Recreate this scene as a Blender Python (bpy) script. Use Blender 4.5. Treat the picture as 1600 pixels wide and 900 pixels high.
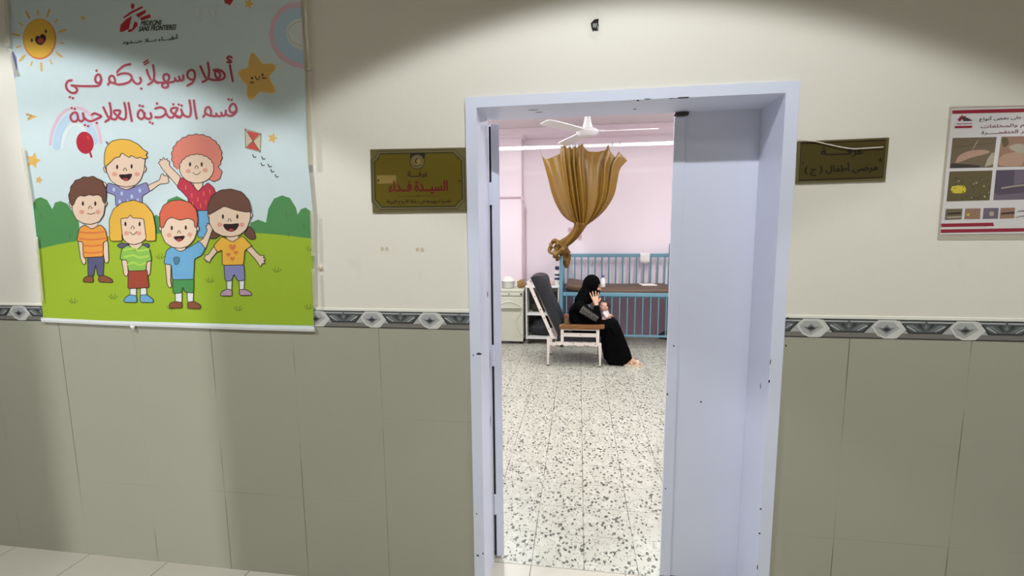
import bpy, bmesh, math, random
import numpy as np
from mathutils import Vector, Matrix, noise
from mathutils.geometry import delaunay_2d_cdt
random.seed(7)
for o in list(bpy.data.objects): bpy.data.objects.remove(o)
SC = bpy.context.scene
COL = SC.collection
V = Vector
R = math.radians

# ------------------------------------------------------------------ camera
F = 726.5                                    # focal length in pixels of a 1600 px wide frame
YAW, PITCH, ROLL = -.1424, -.1215, -.0091
CAM = V((0, -1.885, 1.631))
_f = V((math.sin(YAW)*math.cos(PITCH), math.cos(YAW)*math.cos(PITCH), math.sin(PITCH)))
_r0 = V((math.cos(YAW), -math.sin(YAW), 0)); _u0 = _r0.cross(_f)
_r = _r0*math.cos(ROLL) + _u0*math.sin(ROLL); _u = _u0*math.cos(ROLL) - _r0*math.sin(ROLL)
cd = bpy.data.cameras.new('camera'); cam = bpy.data.objects.new('camera', cd); COL.objects.link(cam)
cd.sensor_width = 36; cd.lens = F/1600*36; cd.clip_start = .02
m3 = Matrix((_r, _u, -_f)).transposed()
cam.matrix_world = Matrix.Translation(CAM) @ m3.to_4x4()
SC.camera = cam
def at(px, py, Y):                           # a pixel of the photograph -> the point on the plane y = Y
    d = _f + _r*((px-800)/F) - _u*((py-450)/F)
    return CAM + d*((Y-CAM.y)/d.y)
def atz(px, py, Z):
    d = _f + _r*((px-800)/F) - _u*((py-450)/F)
    return CAM + d*((Z-CAM.z)/d.z)

# ------------------------------------------------------------------ view, world, lights
SC.view_settings.view_transform = 'Standard'; SC.view_settings.look = 'None'
SC.view_settings.gamma = 1; SC.view_settings.use_curve_mapping = False
SC.view_settings.exposure = 0.0
W = bpy.data.worlds.new('world'); SC.world = W; W.use_nodes = True
W.node_tree.nodes['Background'].inputs[0].default_value = (.95, .97, 1, 1)
W.node_tree.nodes['Background'].inputs[1].default_value = .045
P_DOWN = 200          # corridor downlights
P_FILL = 5.5         # added fill panels on the unseen corridor ceiling
P_ROOM = 36          # each ward tube fitting
P_DOOR = 560         # daylight through the opening across the corridor
CEIL = 3.5           # corridor ceiling
WCEIL = 3.12         # ward ceiling

def link(o): COL.objects.link(o); return o
def lamp(name, kind, loc, energy, color, parent=None, **kw):
    l = bpy.data.lights.new(name, kind); l.energy = energy; l.color = color
    for k, v in kw.items(): setattr(l, k, v)
    o = link(bpy.data.objects.new(name, l)); o.location = V(loc)
    if parent: o.parent = parent; o.location = V(loc) - wloc(parent)
    return o

# ------------------------------------------------------------------ materials
def lin(c): 
    c = c/255
    return c/12.92 if c <= .04045 else ((c+.055)/1.055)**2.4
def L(rgb): return (lin(rgb[0]), lin(rgb[1]), lin(rgb[2]), 1)
_mats = {}
def mat(name, rgb, rough=.6, metal=0, var=.06, scale=14, bump=0, spec=.5, trans=0, alpha=1, bscale=None):
    if name in _mats: return _mats[name]
    m = bpy.data.materials.new(name); m.use_nodes = True; _mats[name] = m
    nt = m.node_tree; b = nt.nodes['Principled BSDF']
    tc = nt.nodes.new('ShaderNodeTexCoord'); n = nt.nodes.new('ShaderNodeTexNoise')
    n.inputs['Scale'].default_value = scale; n.inputs['Detail'].default_value = 5
    nt.links.new(tc.outputs['Object'], n.inputs['Vector'])
    mx = nt.nodes.new('ShaderNodeMix'); mx.data_type = 'RGBA'
    c = L(rgb)
    mx.inputs[6].default_value = tuple(max(0, x*(1-var)) for x in c[:3]) + (1,)
    mx.inputs[7].default_value = tuple(min(1, x*(1+var)) for x in c[:3]) + (1,)
    nt.links.new(n.outputs['Fac'], mx.inputs[0]); nt.links.new(mx.outputs[2], b.inputs['Base Color'])
    b.inputs['Roughness'].default_value = rough; b.inputs['Metallic'].default_value = metal
    b.inputs['Specular IOR Level'].default_value = spec
    b.inputs['Transmission Weight'].default_value = trans; b.inputs['Alpha'].default_value = alpha
    if bump:
        n2 = nt.nodes.new('ShaderNodeTexNoise'); n2.inputs['Scale'].default_value = bscale or scale*3
        nt.links.new(tc.outputs['Object'], n2.inputs['Vector'])
        bp = nt.nodes.new('ShaderNodeBump'); bp.inputs['Strength'].default_value = bump; bp.inputs['Distance'].default_value = .01
        nt.links.new(n2.outputs['Fac'], bp.inputs['Height']); nt.links.new(bp.outputs['Normal'], b.inputs['Normal'])
    return m
def emit(name, rgb, s):
    m = bpy.data.materials.new(name); m.use_nodes = True; b = m.node_tree.nodes['Principled BSDF']
    b.inputs['Base Color'].default_value = (.8, .8, .8, 1); b.inputs['Emission Color'].default_value = L(rgb); b.inputs['Emission Strength'].default_value = s
    return m
class NT:                                    # small node helper
    def __init__(s, name):
        s.m = bpy.data.materials.new(name); s.m.use_nodes = True; s.t = s.m.node_tree; s.b = s.t.nodes['Principled BSDF']
    def n(s, typ, **kw):
        x = s.t.nodes.new(typ)
        for k, v in kw.items(): setattr(x, k, v)
        return x
    def set(s, sock, v):
        if hasattr(v, 'is_linked'): s.t.links.new(v, sock)
        else: sock.default_value = v
    def math(s, op, a, b=0.0, c=0.0):
        x = s.n('ShaderNodeMath', operation=op); s.set(x.inputs[0], a); s.set(x.inputs[1], b); s.set(x.inputs[2], c); return x.outputs[0]
    def mix(s, f, a, b):
        x = s.n('ShaderNodeMix', data_type='RGBA'); s.set(x.inputs[0], f); s.set(x.inputs[6], a); s.set(x.inputs[7], b); return x.outputs[2]
    def noise(s, vec, scale, detail=4, rough=.5):
        x = s.n('ShaderNodeTexNoise'); s.set(x.inputs['Vector'], vec); x.inputs['Scale'].default_value = scale
        x.inputs['Detail'].default_value = detail; x.inputs['Roughness'].default_value = rough; return x.outputs['Fac']
    def ramp(s, f, lo, hi):
        x = s.n('ShaderNodeMapRange'); s.set(x.inputs[0], f); x.inputs[1].default_value = lo; x.inputs[2].default_value = hi; return x.outputs[0]
    def pos(s):
        g = s.n('ShaderNodeNewGeometry'); return g.outputs['Position']
    def sep(s, v):
        x = s.n('ShaderNodeSeparateXYZ'); s.set(x.inputs[0], v); return x.outputs
    def bump(s, h, st=.2, d=.005):
        x = s.n('ShaderNodeBump'); s.set(x.inputs['Height'], h); x.inputs['Strength'].default_value = st; x.inputs['Distance'].default_value = d
        s.t.links.new(x.outputs[0], s.b.inputs['Normal'])
def joint(N, x, size, x0, w):                # 1 on a joint line of half-width w
    a = N.math('DIVIDE', N.math('SUBTRACT', x, x0), size)
    d = N.math('ABSOLUTE', N.math('SUBTRACT', N.math('FRACT', N.math('ADD', a, .5)), .5))
    return N.math('LESS_THAN', N.math('MULTIPLY', d, size), w)

def m_paint():
    N = NT('cream_wall_paint'); p = N.pos()
    big = N.noise(p, 1.3, 3); fine = N.noise(p, 60, 3)
    c = N.mix(big, L((225, 219, 206)), L((233, 228, 216)))
    z = N.sep(p)[2]
    dirt = N.math('MULTIPLY', N.ramp(N.noise(p, 5, 6, .6), .60, .75), N.ramp(z, 2.0, 1.3))
    c = N.mix(N.math('MULTIPLY', dirt, .35), c, L((196, 178, 150)))
    N.t.links.new(c, N.b.inputs['Base Color']); N.b.inputs['Roughness'].default_value = .55
    N.bump(fine, .12, .004); return N.m
def m_tile(name, x0, zoff=0):
    N = NT(name); p = N.pos(); s = N.sep(p)
    jv = joint(N, s[0], .4075, x0, .0016); jh = joint(N, s[2], .4075, 1.2194-.4075*3, .0013)
    wv = N.ramp(N.noise(p, 2.2, 3), .46, .60); wh = N.ramp(N.noise(p, 1.7, 3), .5, .75)
    dk = N.math('MAXIMUM', N.math('MULTIPLY', jv, N.math('ADD', .07, N.math('MULTIPLY', wv, .8))), N.math('MULTIPLY', jh, N.math('ADD', .06, N.math('MULTIPLY', wh, .4))))
    c = N.mix(N.noise(p, 1.5, 4), L((165, 163, 146)), L((172, 170, 153)))
    c = N.mix(N.math('MINIMUM', dk, 1.0), c, L((92, 84, 68)))
    N.t.links.new(c, N.b.inputs['Base Color']); N.b.inputs['Roughness'].default_value = .33
    N.bump(N.noise(p, 8, 2), .03, .004); return N.m
def m_floor():
    N = NT('cream_floor_tile'); p = N.pos(); s = N.sep(p)
    j = N.math('MAXIMUM', joint(N, s[0], .452, -2.93, .0025), joint(N, s[1], .452, .21, .0025))
    c = N.mix(N.noise(p, 3, 5), L((188, 182, 168)), L((198, 192, 178)))
    c = N.mix(j, c, L((120, 112, 96)))
    N.t.links.new(c, N.b.inputs['Base Color']); N.b.inputs['Roughness'].default_value = .3
    return N.m
def m_terrazzo():
    N = NT('terrazzo'); p = N.pos(); s = N.sep(p)
    def chips(scale, thr, lo):
        mp = N.n('ShaderNodeMapping'); mp.inputs['Rotation'].default_value = (0, 0, scale*.1); N.set(mp.inputs[0], p); mp.inputs['Scale'].default_value = (1, .72, 1)
        ds = N.n('ShaderNodeTexNoise'); ds.inputs['Scale'].default_value = scale*1.7; N.set(ds.inputs[0], mp.outputs[0])
        sc = N.n('ShaderNodeVectorMath', operation='SCALE'); N.set(sc.inputs[0], ds.outputs['Color']); sc.inputs['Scale'].default_value = .9/scale
        ad = N.n('ShaderNodeVectorMath', operation='ADD'); N.set(ad.inputs[0], mp.outputs[0]); N.set(ad.inputs[1], sc.outputs[0])
        v = N.n('ShaderNodeTexVoronoi'); v.voronoi_dimensions = '2D'; N.set(v.inputs['Vector'], ad.outputs[0]); v.inputs['Scale'].default_value = scale
        col = N.sep(v.outputs['Color'])
        r = N.math('MULTIPLY', thr, N.math('ADD', .45, N.math('MULTIPLY', col[1], .75)))
        return N.math('MULTIPLY', N.math('LESS_THAN', v.outputs['Distance'], r), N.math('GREATER_THAN', col[0], lo)), col[2]
    a, sa = chips(44, .31, .62); b, sb = chips(92, .30, .60); d_, sd_ = chips(27, .24, .80); w, sw = chips(20, .5, .5)
    base = N.mix(N.noise(p, 6, 4), L((182, 181, 167)), L((194, 193, 179)))
    tx = N.n('ShaderNodeTexVoronoi'); tx.voronoi_dimensions = '2D'; 
    base = N.mix(N.math('MULTIPLY', w, .4), base, L((206, 205, 194)))
    dark = N.mix(sa, L((34, 34, 32)), L((96, 92, 82)))
    c = N.mix(N.math('MULTIPLY', b, .8), base, L((104, 100, 88)))
    c = N.mix(N.math('MULTIPLY', N.math('MAXIMUM', a, d_), .92), c, dark)
    j = N.math('MAXIMUM', joint(N, s[0], .257, -.2175, .0022), joint(N, s[1], .257, .21, .0014))
    c = N.mix(N.math('MULTIPLY', j, N.ramp(N.noise(p, 7, 3), .30, .58)), c, L((84, 78, 66)))
    N.t.links.new(c, N.b.inputs['Base Color']); N.b.inputs['Roughness'].default_value = .3
    return N.m

# ------------------------------------------------------------------ mesh builder
_loc = {}
def wloc(o): return _loc.get(o.name, V((0, 0, 0)))
class MB:
    def __init__(s): s.bm = bmesh.new()
    def _new(s, before, mi):
        for f in s.bm.faces:
            if f.index == -1 or f not in before: f.material_index = mi
    def add(s, verts, faces, mi=0):
        vs = [s.bm.verts.new(v) for v in verts]
        for f in faces:
            try: s.bm.faces.new([vs[i] for i in f]).material_index = mi
            except ValueError: pass
        return vs
    def box(s, c, d, bev=0, rot=None, mi=0):
        t = bmesh.new(); bmesh.ops.create_cube(t, size=1)
        bmesh.ops.scale(t, vec=V(d), verts=t.verts)
        if bev: bmesh.ops.bevel(t, geom=t.edges[:], offset=min(bev, min(d)*.49), segments=2, affect='EDGES', profile=.6)
        M = Matrix.Translation(V(c)) @ (rot.to_4x4() if rot else Matrix())
        return s._merge(t, M, mi)
    def _merge(s, t, M, mi):
        t.verts.index_update(); mp = {}
        for v in t.verts: mp[v] = s.bm.verts.new(M @ v.co)
        for f in t.faces:
            try: g = s.bm.faces.new([mp[v] for v in f.verts]); g.material_index = mi
            except ValueError: pass
        t.free(); return s
    def cyl(s, p0, p1, r0, r1=None, n=14, mi=0, cap=True):
        p0, p1 = V(p0), V(p1); r1 = r0 if r1 is None else r1
        d = (p1-p0).normalized(); a = d.orthogonal().normalized(); b = d.cross(a)
        vs = []
        for p, r in ((p0, r0), (p1, r1)):
            vs += [p + a*r*math.cos(2*math.pi*i/n) + b*r*math.sin(2*math.pi*i/n) for i in range(n)]
        fs = [(i, (i+1) % n, n+(i+1) % n, n+i) for i in range(n)]
        if cap: fs += [tuple(range(n))[::-1], tuple(range(n, 2*n))]
        s.add(vs, fs, mi); return s
    def tube(s, pts, r, n=8, mi=0, radii=None, cap=True, lobes=0, lam=0, twist=0):
        pts = [V(p) for p in pts]; rings = []; a = None
        for i, p in enumerate(pts):
            d = (pts[min(i+1, len(pts)-1)] - pts[max(i-1, 0)]).normalized()
            a = (d.orthogonal() if a is None else (a - d*a.dot(d))).normalized(); b = d.cross(a)
            rr = radii[i] if radii else r
            rings.append([p + (a*math.cos(t) + b*math.sin(t))*rr*(1+lam*math.cos(lobes*t + twist*i)) for t in [2*math.pi*k/n for k in range(n)]])
        return s.loft(rings, mi, cap)
    def loft(s, rings, mi=0, cap=True, closed=True):
        n = len(rings[0]); vs = [v for r in rings for v in r]; fs = []
        for i in range(len(rings)-1):
            for k in range(n if closed else n-1):
                fs.append((i*n+k, i*n+(k+1) % n, (i+1)*n+(k+1) % n, (i+1)*n+k))
        if cap and closed: fs += [tuple(range(n))[::-1], tuple(range((len(rings)-1)*n, len(rings)*n))]
        s.add(vs, fs, mi); return s
    def lathe(s, prof, c, n=24, mi=0, sx=1, sy=1):
        c = V(c); rings = [[c + V((r*math.cos(2*math.pi*k/n)*sx, r*math.sin(2*math.pi*k/n)*sy, z)) for k in range(n)] for r, z in prof]
        return s.loft(rings, mi, True)
    def ball(s, c, r, n=16, mi=0, rot=None):
        t = bmesh.new(); bmesh.ops.create_uvsphere(t, u_segments=n, v_segments=max(6, n*2//3), radius=1)
        r = (r, r, r) if not hasattr(r, '__len__') else r
        M = Matrix.Translation(V(c)) @ (rot.to_4x4() if rot else Matrix()) @ Matrix.Diagonal((*r, 1))
        return s._merge(t, M, mi)
    def poly(s, pts, mi=0): s.add([V(p) for p in pts], [tuple(range(len(pts)))], mi); return s
    def build(s, name, mats, parent=None, smooth=False, base=None, fix=True):
        if fix: bmesh.ops.recalc_face_normals(s.bm, faces=s.bm.faces)
        me = bpy.data.meshes.new(name); s.bm.to_mesh(me); s.bm.free()
        return put(name, me, mats, parent, smooth, base)
def put(name, me, mats, parent=None, smooth=False, base=None):
    if not isinstance(mats, (list, tuple)): mats = [mats]
    idx = [p.material_index for p in me.polygons]; me.materials.clear()
    for m in mats: me.materials.append(m)
    me.polygons.foreach_set('material_index', [min(i, len(mats)-1) for i in idx])
    o = link(bpy.data.objects.new(name, me))
    if parent:
        b = wloc(parent); o.parent = parent
    else:
        b = V(base) if base is not None else V((0, 0, 0)); o.location = b
    me.transform(Matrix.Translation(-b)); _loc[o.name] = b
    if smooth:
        for p in me.polygons: p.use_smooth = True
        try: me.set_sharp_from_angle(angle=R(42))
        except Exception: pass
    return o
def thing(name, loc, label, cat, group=None):
    o = link(bpy.data.objects.new(name, None)); o.location = V(loc); o.empty_display_size = .1; _loc[o.name] = V(loc)
    return tag(o, label, cat, group)
def tag(o, label, cat, group=None, kind=None):
    o['label'] = label; o['category'] = cat
    if group: o['group'] = group
    if kind: o['kind'] = kind
    return o
def struct(o): o['kind'] = 'structure'; return o
def cr(pts, n=6, closed=False):              # Catmull-Rom through 2-D or 3-D points
    P = [V(p) for p in pts]; out = []; N = len(P); rng = N if closed else N-1
    for i in range(rng):
        p0 = P[(i-1) % N] if closed or i > 0 else P[0]; p1 = P[i]; p2 = P[(i+1) % N]
        p3 = P[(i+2) % N] if closed or i+2 < N else P[-1]
        for k in range(n):
            t = k/n; out.append(.5*((2*p1) + (p2-p0)*t + (2*p0-5*p1+4*p2-p3)*t*t + (3*p1-p0-3*p2+p3)*t**3))
    if not closed: out.append(P[-1])
    return out
def blob(caps, voxel, smooth=4):             # union of tapered capsules / ellipsoids as one continuous surface
    b = MB()
    for c in caps:
        if c[0] == 'e': b.ball(c[1], c[2], 20, rot=c[3] if len(c) > 3 else None)
        elif c[0] == 'h':                     # hull of spheres
            t = bmesh.new()
            for p, r in c[1]: bmesh.ops.create_icosphere(t, subdivisions=2, radius=r, matrix=Matrix.Translation(V(p)))
            r_ = bmesh.ops.convex_hull(t, input=t.verts)
            bmesh.ops.delete(t, geom=[g for g in r_['geom_interior'] if isinstance(g, bmesh.types.BMVert)], context='VERTS')
            b._merge(t, Matrix(), 0)
        else:
            p0, r0, p1, r1 = c; p0, p1 = V(p0), V(p1); d = (p1-p0); n = 14
            t = bmesh.new()
            for p, r in ((p0, r0), (p1, r1)): bmesh.ops.create_icosphere(t, subdivisions=2, radius=r, matrix=Matrix.Translation(p))
            r_ = bmesh.ops.convex_hull(t, input=t.verts)
            bmesh.ops.delete(t, geom=[g for g in r_['geom_interior'] if isinstance(g, bmesh.types.BMVert)], context='VERTS')
            b._merge(t, Matrix(), 0)
    bmesh.ops.recalc_face_normals(b.bm, faces=b.bm.faces)
    me = bpy.data.meshes.new('tmp'); b.bm.to_mesh(me); b.bm.free()
    o = link(bpy.data.objects.new('tmp', me)); md = o.modifiers.new('r', 'REMESH'); md.mode = 'VOXEL'; md.voxel_size = voxel
    dg = bpy.context.evaluated_depsgraph_get(); dg.update()
    m2 = bpy.data.meshes.new_from_object(o.evaluated_get(dg)); bpy.data.objects.remove(o); bpy.data.meshes.remove(me)
    bm = bmesh.new(); bm.from_mesh(m2)
    for _ in range(smooth): bmesh.ops.smooth_vert(bm, verts=bm.verts, factor=.5, use_axis_x=True, use_axis_y=True, use_axis_z=True)
    bm.to_mesh(m2); bm.free()
    for p in m2.polygons: p.use_smooth = True
    return m2
def wobble(me, amp, scale, axis=None):
    for v in me.vertices:
        n = noise.noise_vector(v.co*scale); v.co += (n*amp if axis is None else V(axis)*n.x*amp)

# ------------------------------------------------------------------ common materials
PAINT = m_paint(); LAV = mat('lavender_gloss_paint', (222, 225, 243), .35, var=.035, scale=3, bump=.05, bscale=9)
CHIP = mat('bare_metal_chip', (58, 52, 52), .7); WHITE = mat('white_paint', (226, 224, 220), .45, var=.04)
GAPM = mat('rubber_and_gap_black', (22, 22, 22), .8)  # rubber parts, and the shade painted into the door gaps
T1 = m_tile('wall_tile_left_run', -2.4857); T2 = m_tile('wall_tile_right_run', 1.0157)
PINK = mat('pink_wall_paint', (247, 233, 240), .6, var=.03, scale=1.5, bump=.05, bscale=40)
PINKW = mat('pale_pink_ceiling_paint', (226, 216, 219), .7, var=.03, scale=2)
CEILM = mat('white_ceiling_paint', (232, 230, 224), .8, var=.02, scale=2)

# ------------------------------------------------------------------ the setting: corridor
XL, XR, YB = -7.0, 6.0, -3.4
OL, OR_, OT = -.449, .781, 2.157             # outer frame of the doorway
IL, IR, IT, TH = -.403, .735, 2.117, .21     # clear opening and wall depth
b = MB()
b.box(((XL+IL-.012)/2, TH/2-.001, CEIL/2), (IL-.012-XL, TH-.002, CEIL)); b.box(((XR+IR+.012)/2, TH/2-.001, CEIL/2), (XR-IR-.012, TH-.002, CEIL))
b.box(((IL+IR)/2, TH/2-.001, (IT+.012+CEIL)/2), (IR-IL+.024, TH-.002, CEIL-IT-.012))
struct(b.build('wall_front', PAINT))
b = MB(); b.box(((XL+XR)/2, (YB+TH)/2, -.05), (XR-XL, TH-YB, .1)); struct(b.build('floor', m_floor()))
b = MB(); b.box(((XL+XR)/2, (YB)/2, CEIL+.05), (XR-XL, -YB, .1)); struct(b.build('ceiling', mat('corridor_ceiling_paint', (168, 164, 154), .8)))
# wall across the corridor with a tall opening that lets daylight in
DX0, DX1 = -2.531, -1.823
b = MB()
b.box(((XL+DX0)/2, YB-.1, CEIL/2), (DX0-XL, .2, CEIL)); b.box(((XR+DX1)/2, YB-.1, CEIL/2), (XR-DX1, .2, CEIL))
b.box(((DX0+DX1)/2, YB-.1, (2.1+CEIL)/2), (DX1-DX0, .2, CEIL-2.1))
struct(b.build('wall_back', mat('corridor_back_paint', (150, 144, 128), .7)))
# tiled dado and decorated border
def dado(x0, x1, m, n):
    b = MB(); b.box(((x0+x1)/2, -.003, 1.2194/2), (x1-x0, .006, 1.2194)); struct(b.build('trim_%d' % n, m))
dado(XL, OL, T1, 1); dado(OR_, XR, T2, 2)
BG = [mat('border_pale_grey', (176, 176, 174), .35), mat('border_mid_grey', (128, 128, 128), .35), mat('border_dark_grey', (62, 62, 64), .35),
      mat('border_slate', (90, 97, 98), .35), mat('border_white', (212, 210, 204), .35), mat('border_taupe', (124, 120, 114), .35)]
def border(x0, x1, phase, n):
    z0, z1 = 1.2194, 1.2924; H = z1-z0; b = MB(); yb = -.007
    b.box(((x0+x1)/2, yb/2, (z0+z1)/2), (x1-x0, -yb, H), mi=0)
    def P(pts, lay, mi):
        # clip to the run
        q = [(min(max(x, x0), x1), z) for x, z in pts]
        if max(x for x, _ in q)-min(x for x, _ in q) < 1e-4: return
        b.poly([(x, yb-.0003*lay, z0+z*H) for x, z in q], mi)
    w = .26
    P([(x0, .93), (x1, .93), (x1, 1), (x0, 1)], 1, 2); P([(x0, 0), (x1, 0), (x1, .06), (x0, .06)], 1, 2)
    P([(x0, .06), (x1, .06), (x1, .30), (x0, .30)], 1, 5)
    k0 = int((x0-phase)/w)-2
    for k in range(k0, k0+int((x1-x0)/w)+5):
        c = phase + k*w
        if c+w < x0 or c-w > x1: continue
        t = c+w/2
        P([(t-.088, .84), (t+.088, .84), (t+.055, .30), (t-.055, .30)], 2, 2)
        P([(t-.074, .80), (t+.074, .80), (t+.048, .38), (t-.048, .38)], 3, 3)
        for s in (-1, 1):
            P([(t+s*.012, .42), (t+s*.02, .42), (t+s*.058, .74), (t+s*.046, .76)], 4, 1)
            P([(t+s*.004, .55), (t+s*.008, .5), (t+s*.03, .74), (t+s*.018, .82)], 5, 2)
            P([(t+s*.028, .42), (t+s*.034, .41), (t+s*.066, .66), (t+s*.06, .72)], 4, 0)
        P([(t-.014, .62), (t, .98), (t+.014, .62), (t, .5)], 6, 3); P([(t-.006, .62), (t, .8), (t+.006, .62), (t, .54)], 7, 1)
        # pointed medallion and its white surround
        P([(c-.052, .62), (c-.030, .98), (c+.03, .98), (c+.056, .5), (c+.028, .02), (c-.006, .02), (c-.03, .18)], 2, 4)
        P([(c-.042, .62), (c-.024, .88), (c+.022, .88), (c+.044, .55), (c+.0, .10), (c-.028, .28)], 3, 0)
        P([(c-.030, .60), (c-.012, .56), (c, .74), (c+.012, .56), (c+.03, .60), (c+.0, .26)], 4, 1)
        P([(c-.016, .50), (c, .60), (c+.016, .50), (c, .38)], 5, 2)
        P([(c+.03, .96), (c+.04, .96), (c+.066, .5), (c+.036, .04), (c+.026, .04), (c+.056, .5)], 4, 4)
    struct(b.build('trim_%d' % n, BG, fix=False))
border(XL, OL, -.8509*1.04+.001, 3); border(OR_, XR, .8434*1.04, 4)
b = MB()
b.box(((XL+OL)/2, -.002, 1.2985), (OL-XL, .005, .012), .002); b.box(((XR+OR_)/2, -.002, 1.2985), (XR-OR_, .005, .012), .002)
struct(b.build('trim_5', mat('border_top_grout', (238, 234, 220), .5)))

# ------------------------------------------------------------------ doorway
def chips(b, pts, mi=1):
    for x, y, z, w, h, ax in pts:             # small bare patches lying on the paint
        n = 7; vs = []
        for i in range(n):
            t = 2*math.pi*i/n; r = .7+.5*random.random()
            u, v = w*.5*r*math.cos(t), h*.5*r*math.sin(t)
            vs.append((x+u, y, z+v) if ax == 'y' else (x, y+u, z+v) if ax == 'x' else (x+u, y+v, z))
        b.poly(vs, mi)
b = MB(); fy = -.016
b.box(((OL+IL)/2, fy/2, OT/2), (IL-OL, -fy, OT)); b.box(((OR_+IR)/2, fy/2, OT/2), (OR_-IR, -fy, OT))
b.box(((IL+IR)/2, fy/2, (OT+IT)/2), (IR-IL, -fy, OT-IT))
lt = .012
b.box((IL-lt/2, TH/2, IT/2), (lt, TH, IT)); b.box((IR+lt/2, TH/2, IT/2), (lt, TH, IT))
b.box(((IL+IR)/2, TH/2, IT+lt/2), (IR-IL+2*lt, TH, lt))
e = .0006
chips(b, [(at(x, y, 0).x, fy-e, at(x, y, fy).z, w, h, 'y') for x, y, w, h in
   [(750, 553, .03, .012), (741, 555, .006, .01), (1228, 497, .012, .008), (1225, 540, .008, .01), (1199, 596, .008, .014), (1186, 795, .009, .009), (1184, 833, .008, .008), (1181, 886, .004, .03),
    (746, 803, .006, .008), (748, 868, .014, .008), (756, 865, .006, .01), (1010, 155, .03, .005), (996, 157, .014, .007), (1064, 153, .05, .006), (1048, 154, .03, .004), (1072, 152, .02, .004), (1201, 565, .004, .02)]])
chips(b, [(at(833, 172, .07).x, .06, IT-e, .05, .012, 'z'), (at(842, 176, .09).x, .10, IT-e, .05, .012, 'z'), (at(993, 166, .1).x, .12, IT-e, .012, .02, 'z')])
chips(b, [(IL+e, .15, at(757, 460, .15).z, .02, .03, 'x'), (IL+e, .17, .75, .012, .06, 'x'), (IL+e, .18, 1.05, .012, .1, 'x'), (IR-e, .06, 1.0, .006, .03, 'x')])
door_frame = struct(b.build('door_1', [LAV, CHIP]))
# right leaf, shut: panel, meeting strip
def leaf(name, x0, x1, y0, parent=None): pass
t = struct(link(bpy.data.objects.new('door_2', None))); t.location = (IR, TH, 0); _loc[t.name] = V((IR, TH, 0))
b = MB(); b.box(((.40+IR+.025)/2, TH+.0225+.001, .012+1.057), (IR+.025-.40, .045, 2.114), .002)
chips(b, [(at(757/1.914+700, 628, TH).x, TH+.001, at(1096, 628, TH).z, .008, .008, 'y')])
b.build('leaf_panel', [LAV, CHIP], t)
b = MB(); b.box((.4165, TH-.001, .012+1.043), (.047, .010, 2.086), .003)
chips(b, [(.42, TH-.0065, at(1050, 540, TH).z, .01, .008, 'y'), (.40, TH-.0065, .9, .006, .012, 'y'), (.405, TH-.0065, .45, .006, .01, 'y')])
b.build('meeting_strip', [LAV, CHIP], t)
b = MB(); b.box((.42, TH-.004, 2.108), (.055, .03, .010), .002); b.build('top_bolt_plate', CHIP, t)
b = MB(); b.box(((.4+IR)/2, TH+.024, .006), (IR-.41, .03, .010)); b.build('bottom_gap_shade', GAPM, t)  # black strip standing in for the shade in the gap under the leaf
# left leaf, swung open into the ward
hx, hy = IL+.013, TH+.012; ang = R(118)
t = struct(link(bpy.data.objects.new('door_3', None))); t.location = (hx, hy, 0); _loc[t.name] = V((hx, hy, 0))
rot = Matrix.Rotation(ang, 3, 'Z'); lw = .78
def lp(u, v, z): return V((hx, hy, 0)) + rot @ V((u, v, z))
b = MB(); b.box(lp(lw/2, -.019, 1.064), (lw, .038, 2.088), .003, rot)
b.build('leaf_panel', [LAV, CHIP], t)
b = MB(); b.box((IL+.0055, TH+.020, 1.06), (.008, .010, 2.07)); b.build('hinge_gap_shade', GAPM, t)  # black strip painting the dark of the gap between jamb and leaf
for hz in (.3, 1.05, 1.8):
    b = MB(); b.cyl((hx-.004, hy-.004, hz-.05), (hx-.004, hy-.004, hz+.05), .007, n=10); b.build('hinge', LAV, t)
b = MB(); b.cyl(lp(lw-.07, .0, 1.02), lp(lw-.07, .05, 1.02), .010); b.box(lp(lw-.12, .05, 1.02), (.13, .016, .02), .004, rot); b.box(lp(lw-.07, .003, 1.0), (.04, .006, .2), .002, rot)
b.build('handle', mat('brushed_steel', (170, 170, 172), .35, .9), t)

# ------------------------------------------------------------------ the setting: ward
RX0, RX1, RY1 = -2.6, 2.8, 5.5
b = MB(); b.box(((RX0+RX1)/2, (TH+RY1)/2, -.05), (RX1-RX0, RY1-TH, .1)); struct(b.build('floor_ward', m_terrazzo()))
b = MB(); b.box(((RX0+RX1)/2, (TH+RY1)/2, WCEIL+.05), (RX1-RX0, RY1-TH, .1)); struct(b.build('ceiling_ward', PINKW))
b = MB(); b.box(((RX0+RX1)/2, RY1+.1, WCEIL/2), (RX1-RX0+.4, .2, WCEIL)); struct(b.build('wall_ward_back', PINK))
b = MB(); b.box((RX0-.1, (TH+RY1)/2, WCEIL/2), (.2, RY1-TH, WCEIL)); struct(b.build('wall_ward_left', PINK))
b = MB(); b.box((RX1+.1, (TH+RY1)/2, WCEIL/2), (.2, RY1-TH, WCEIL)); struct(b.build('wall_ward_right', PINK))
b = MB(); b.box(((RX0+IL-.05)/2, TH+.006, WCEIL/2), (IL-.05-RX0, .012, WCEIL)); b.box(((RX1+IR+.05)/2, TH+.006, WCEIL/2), (RX1-IR-.05, .012, WCEIL)); b.box(((IL+IR)/2, TH+.006, (IT+.02+WCEIL)/2), (IR-IL+.1, .012, WCEIL-IT-.02))
struct(b.build('wall_ward_front', PINK))
b = MB(); b.box(((RX0+RX1)/2, (5.05+RY1)/2, (3.035+WCEIL)/2), (RX1-RX0, RY1-5.05, WCEIL-3.035), .006); struct(b.build('trim_6', PINK))
cx1 = at(815, 300, 5.25).x
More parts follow.
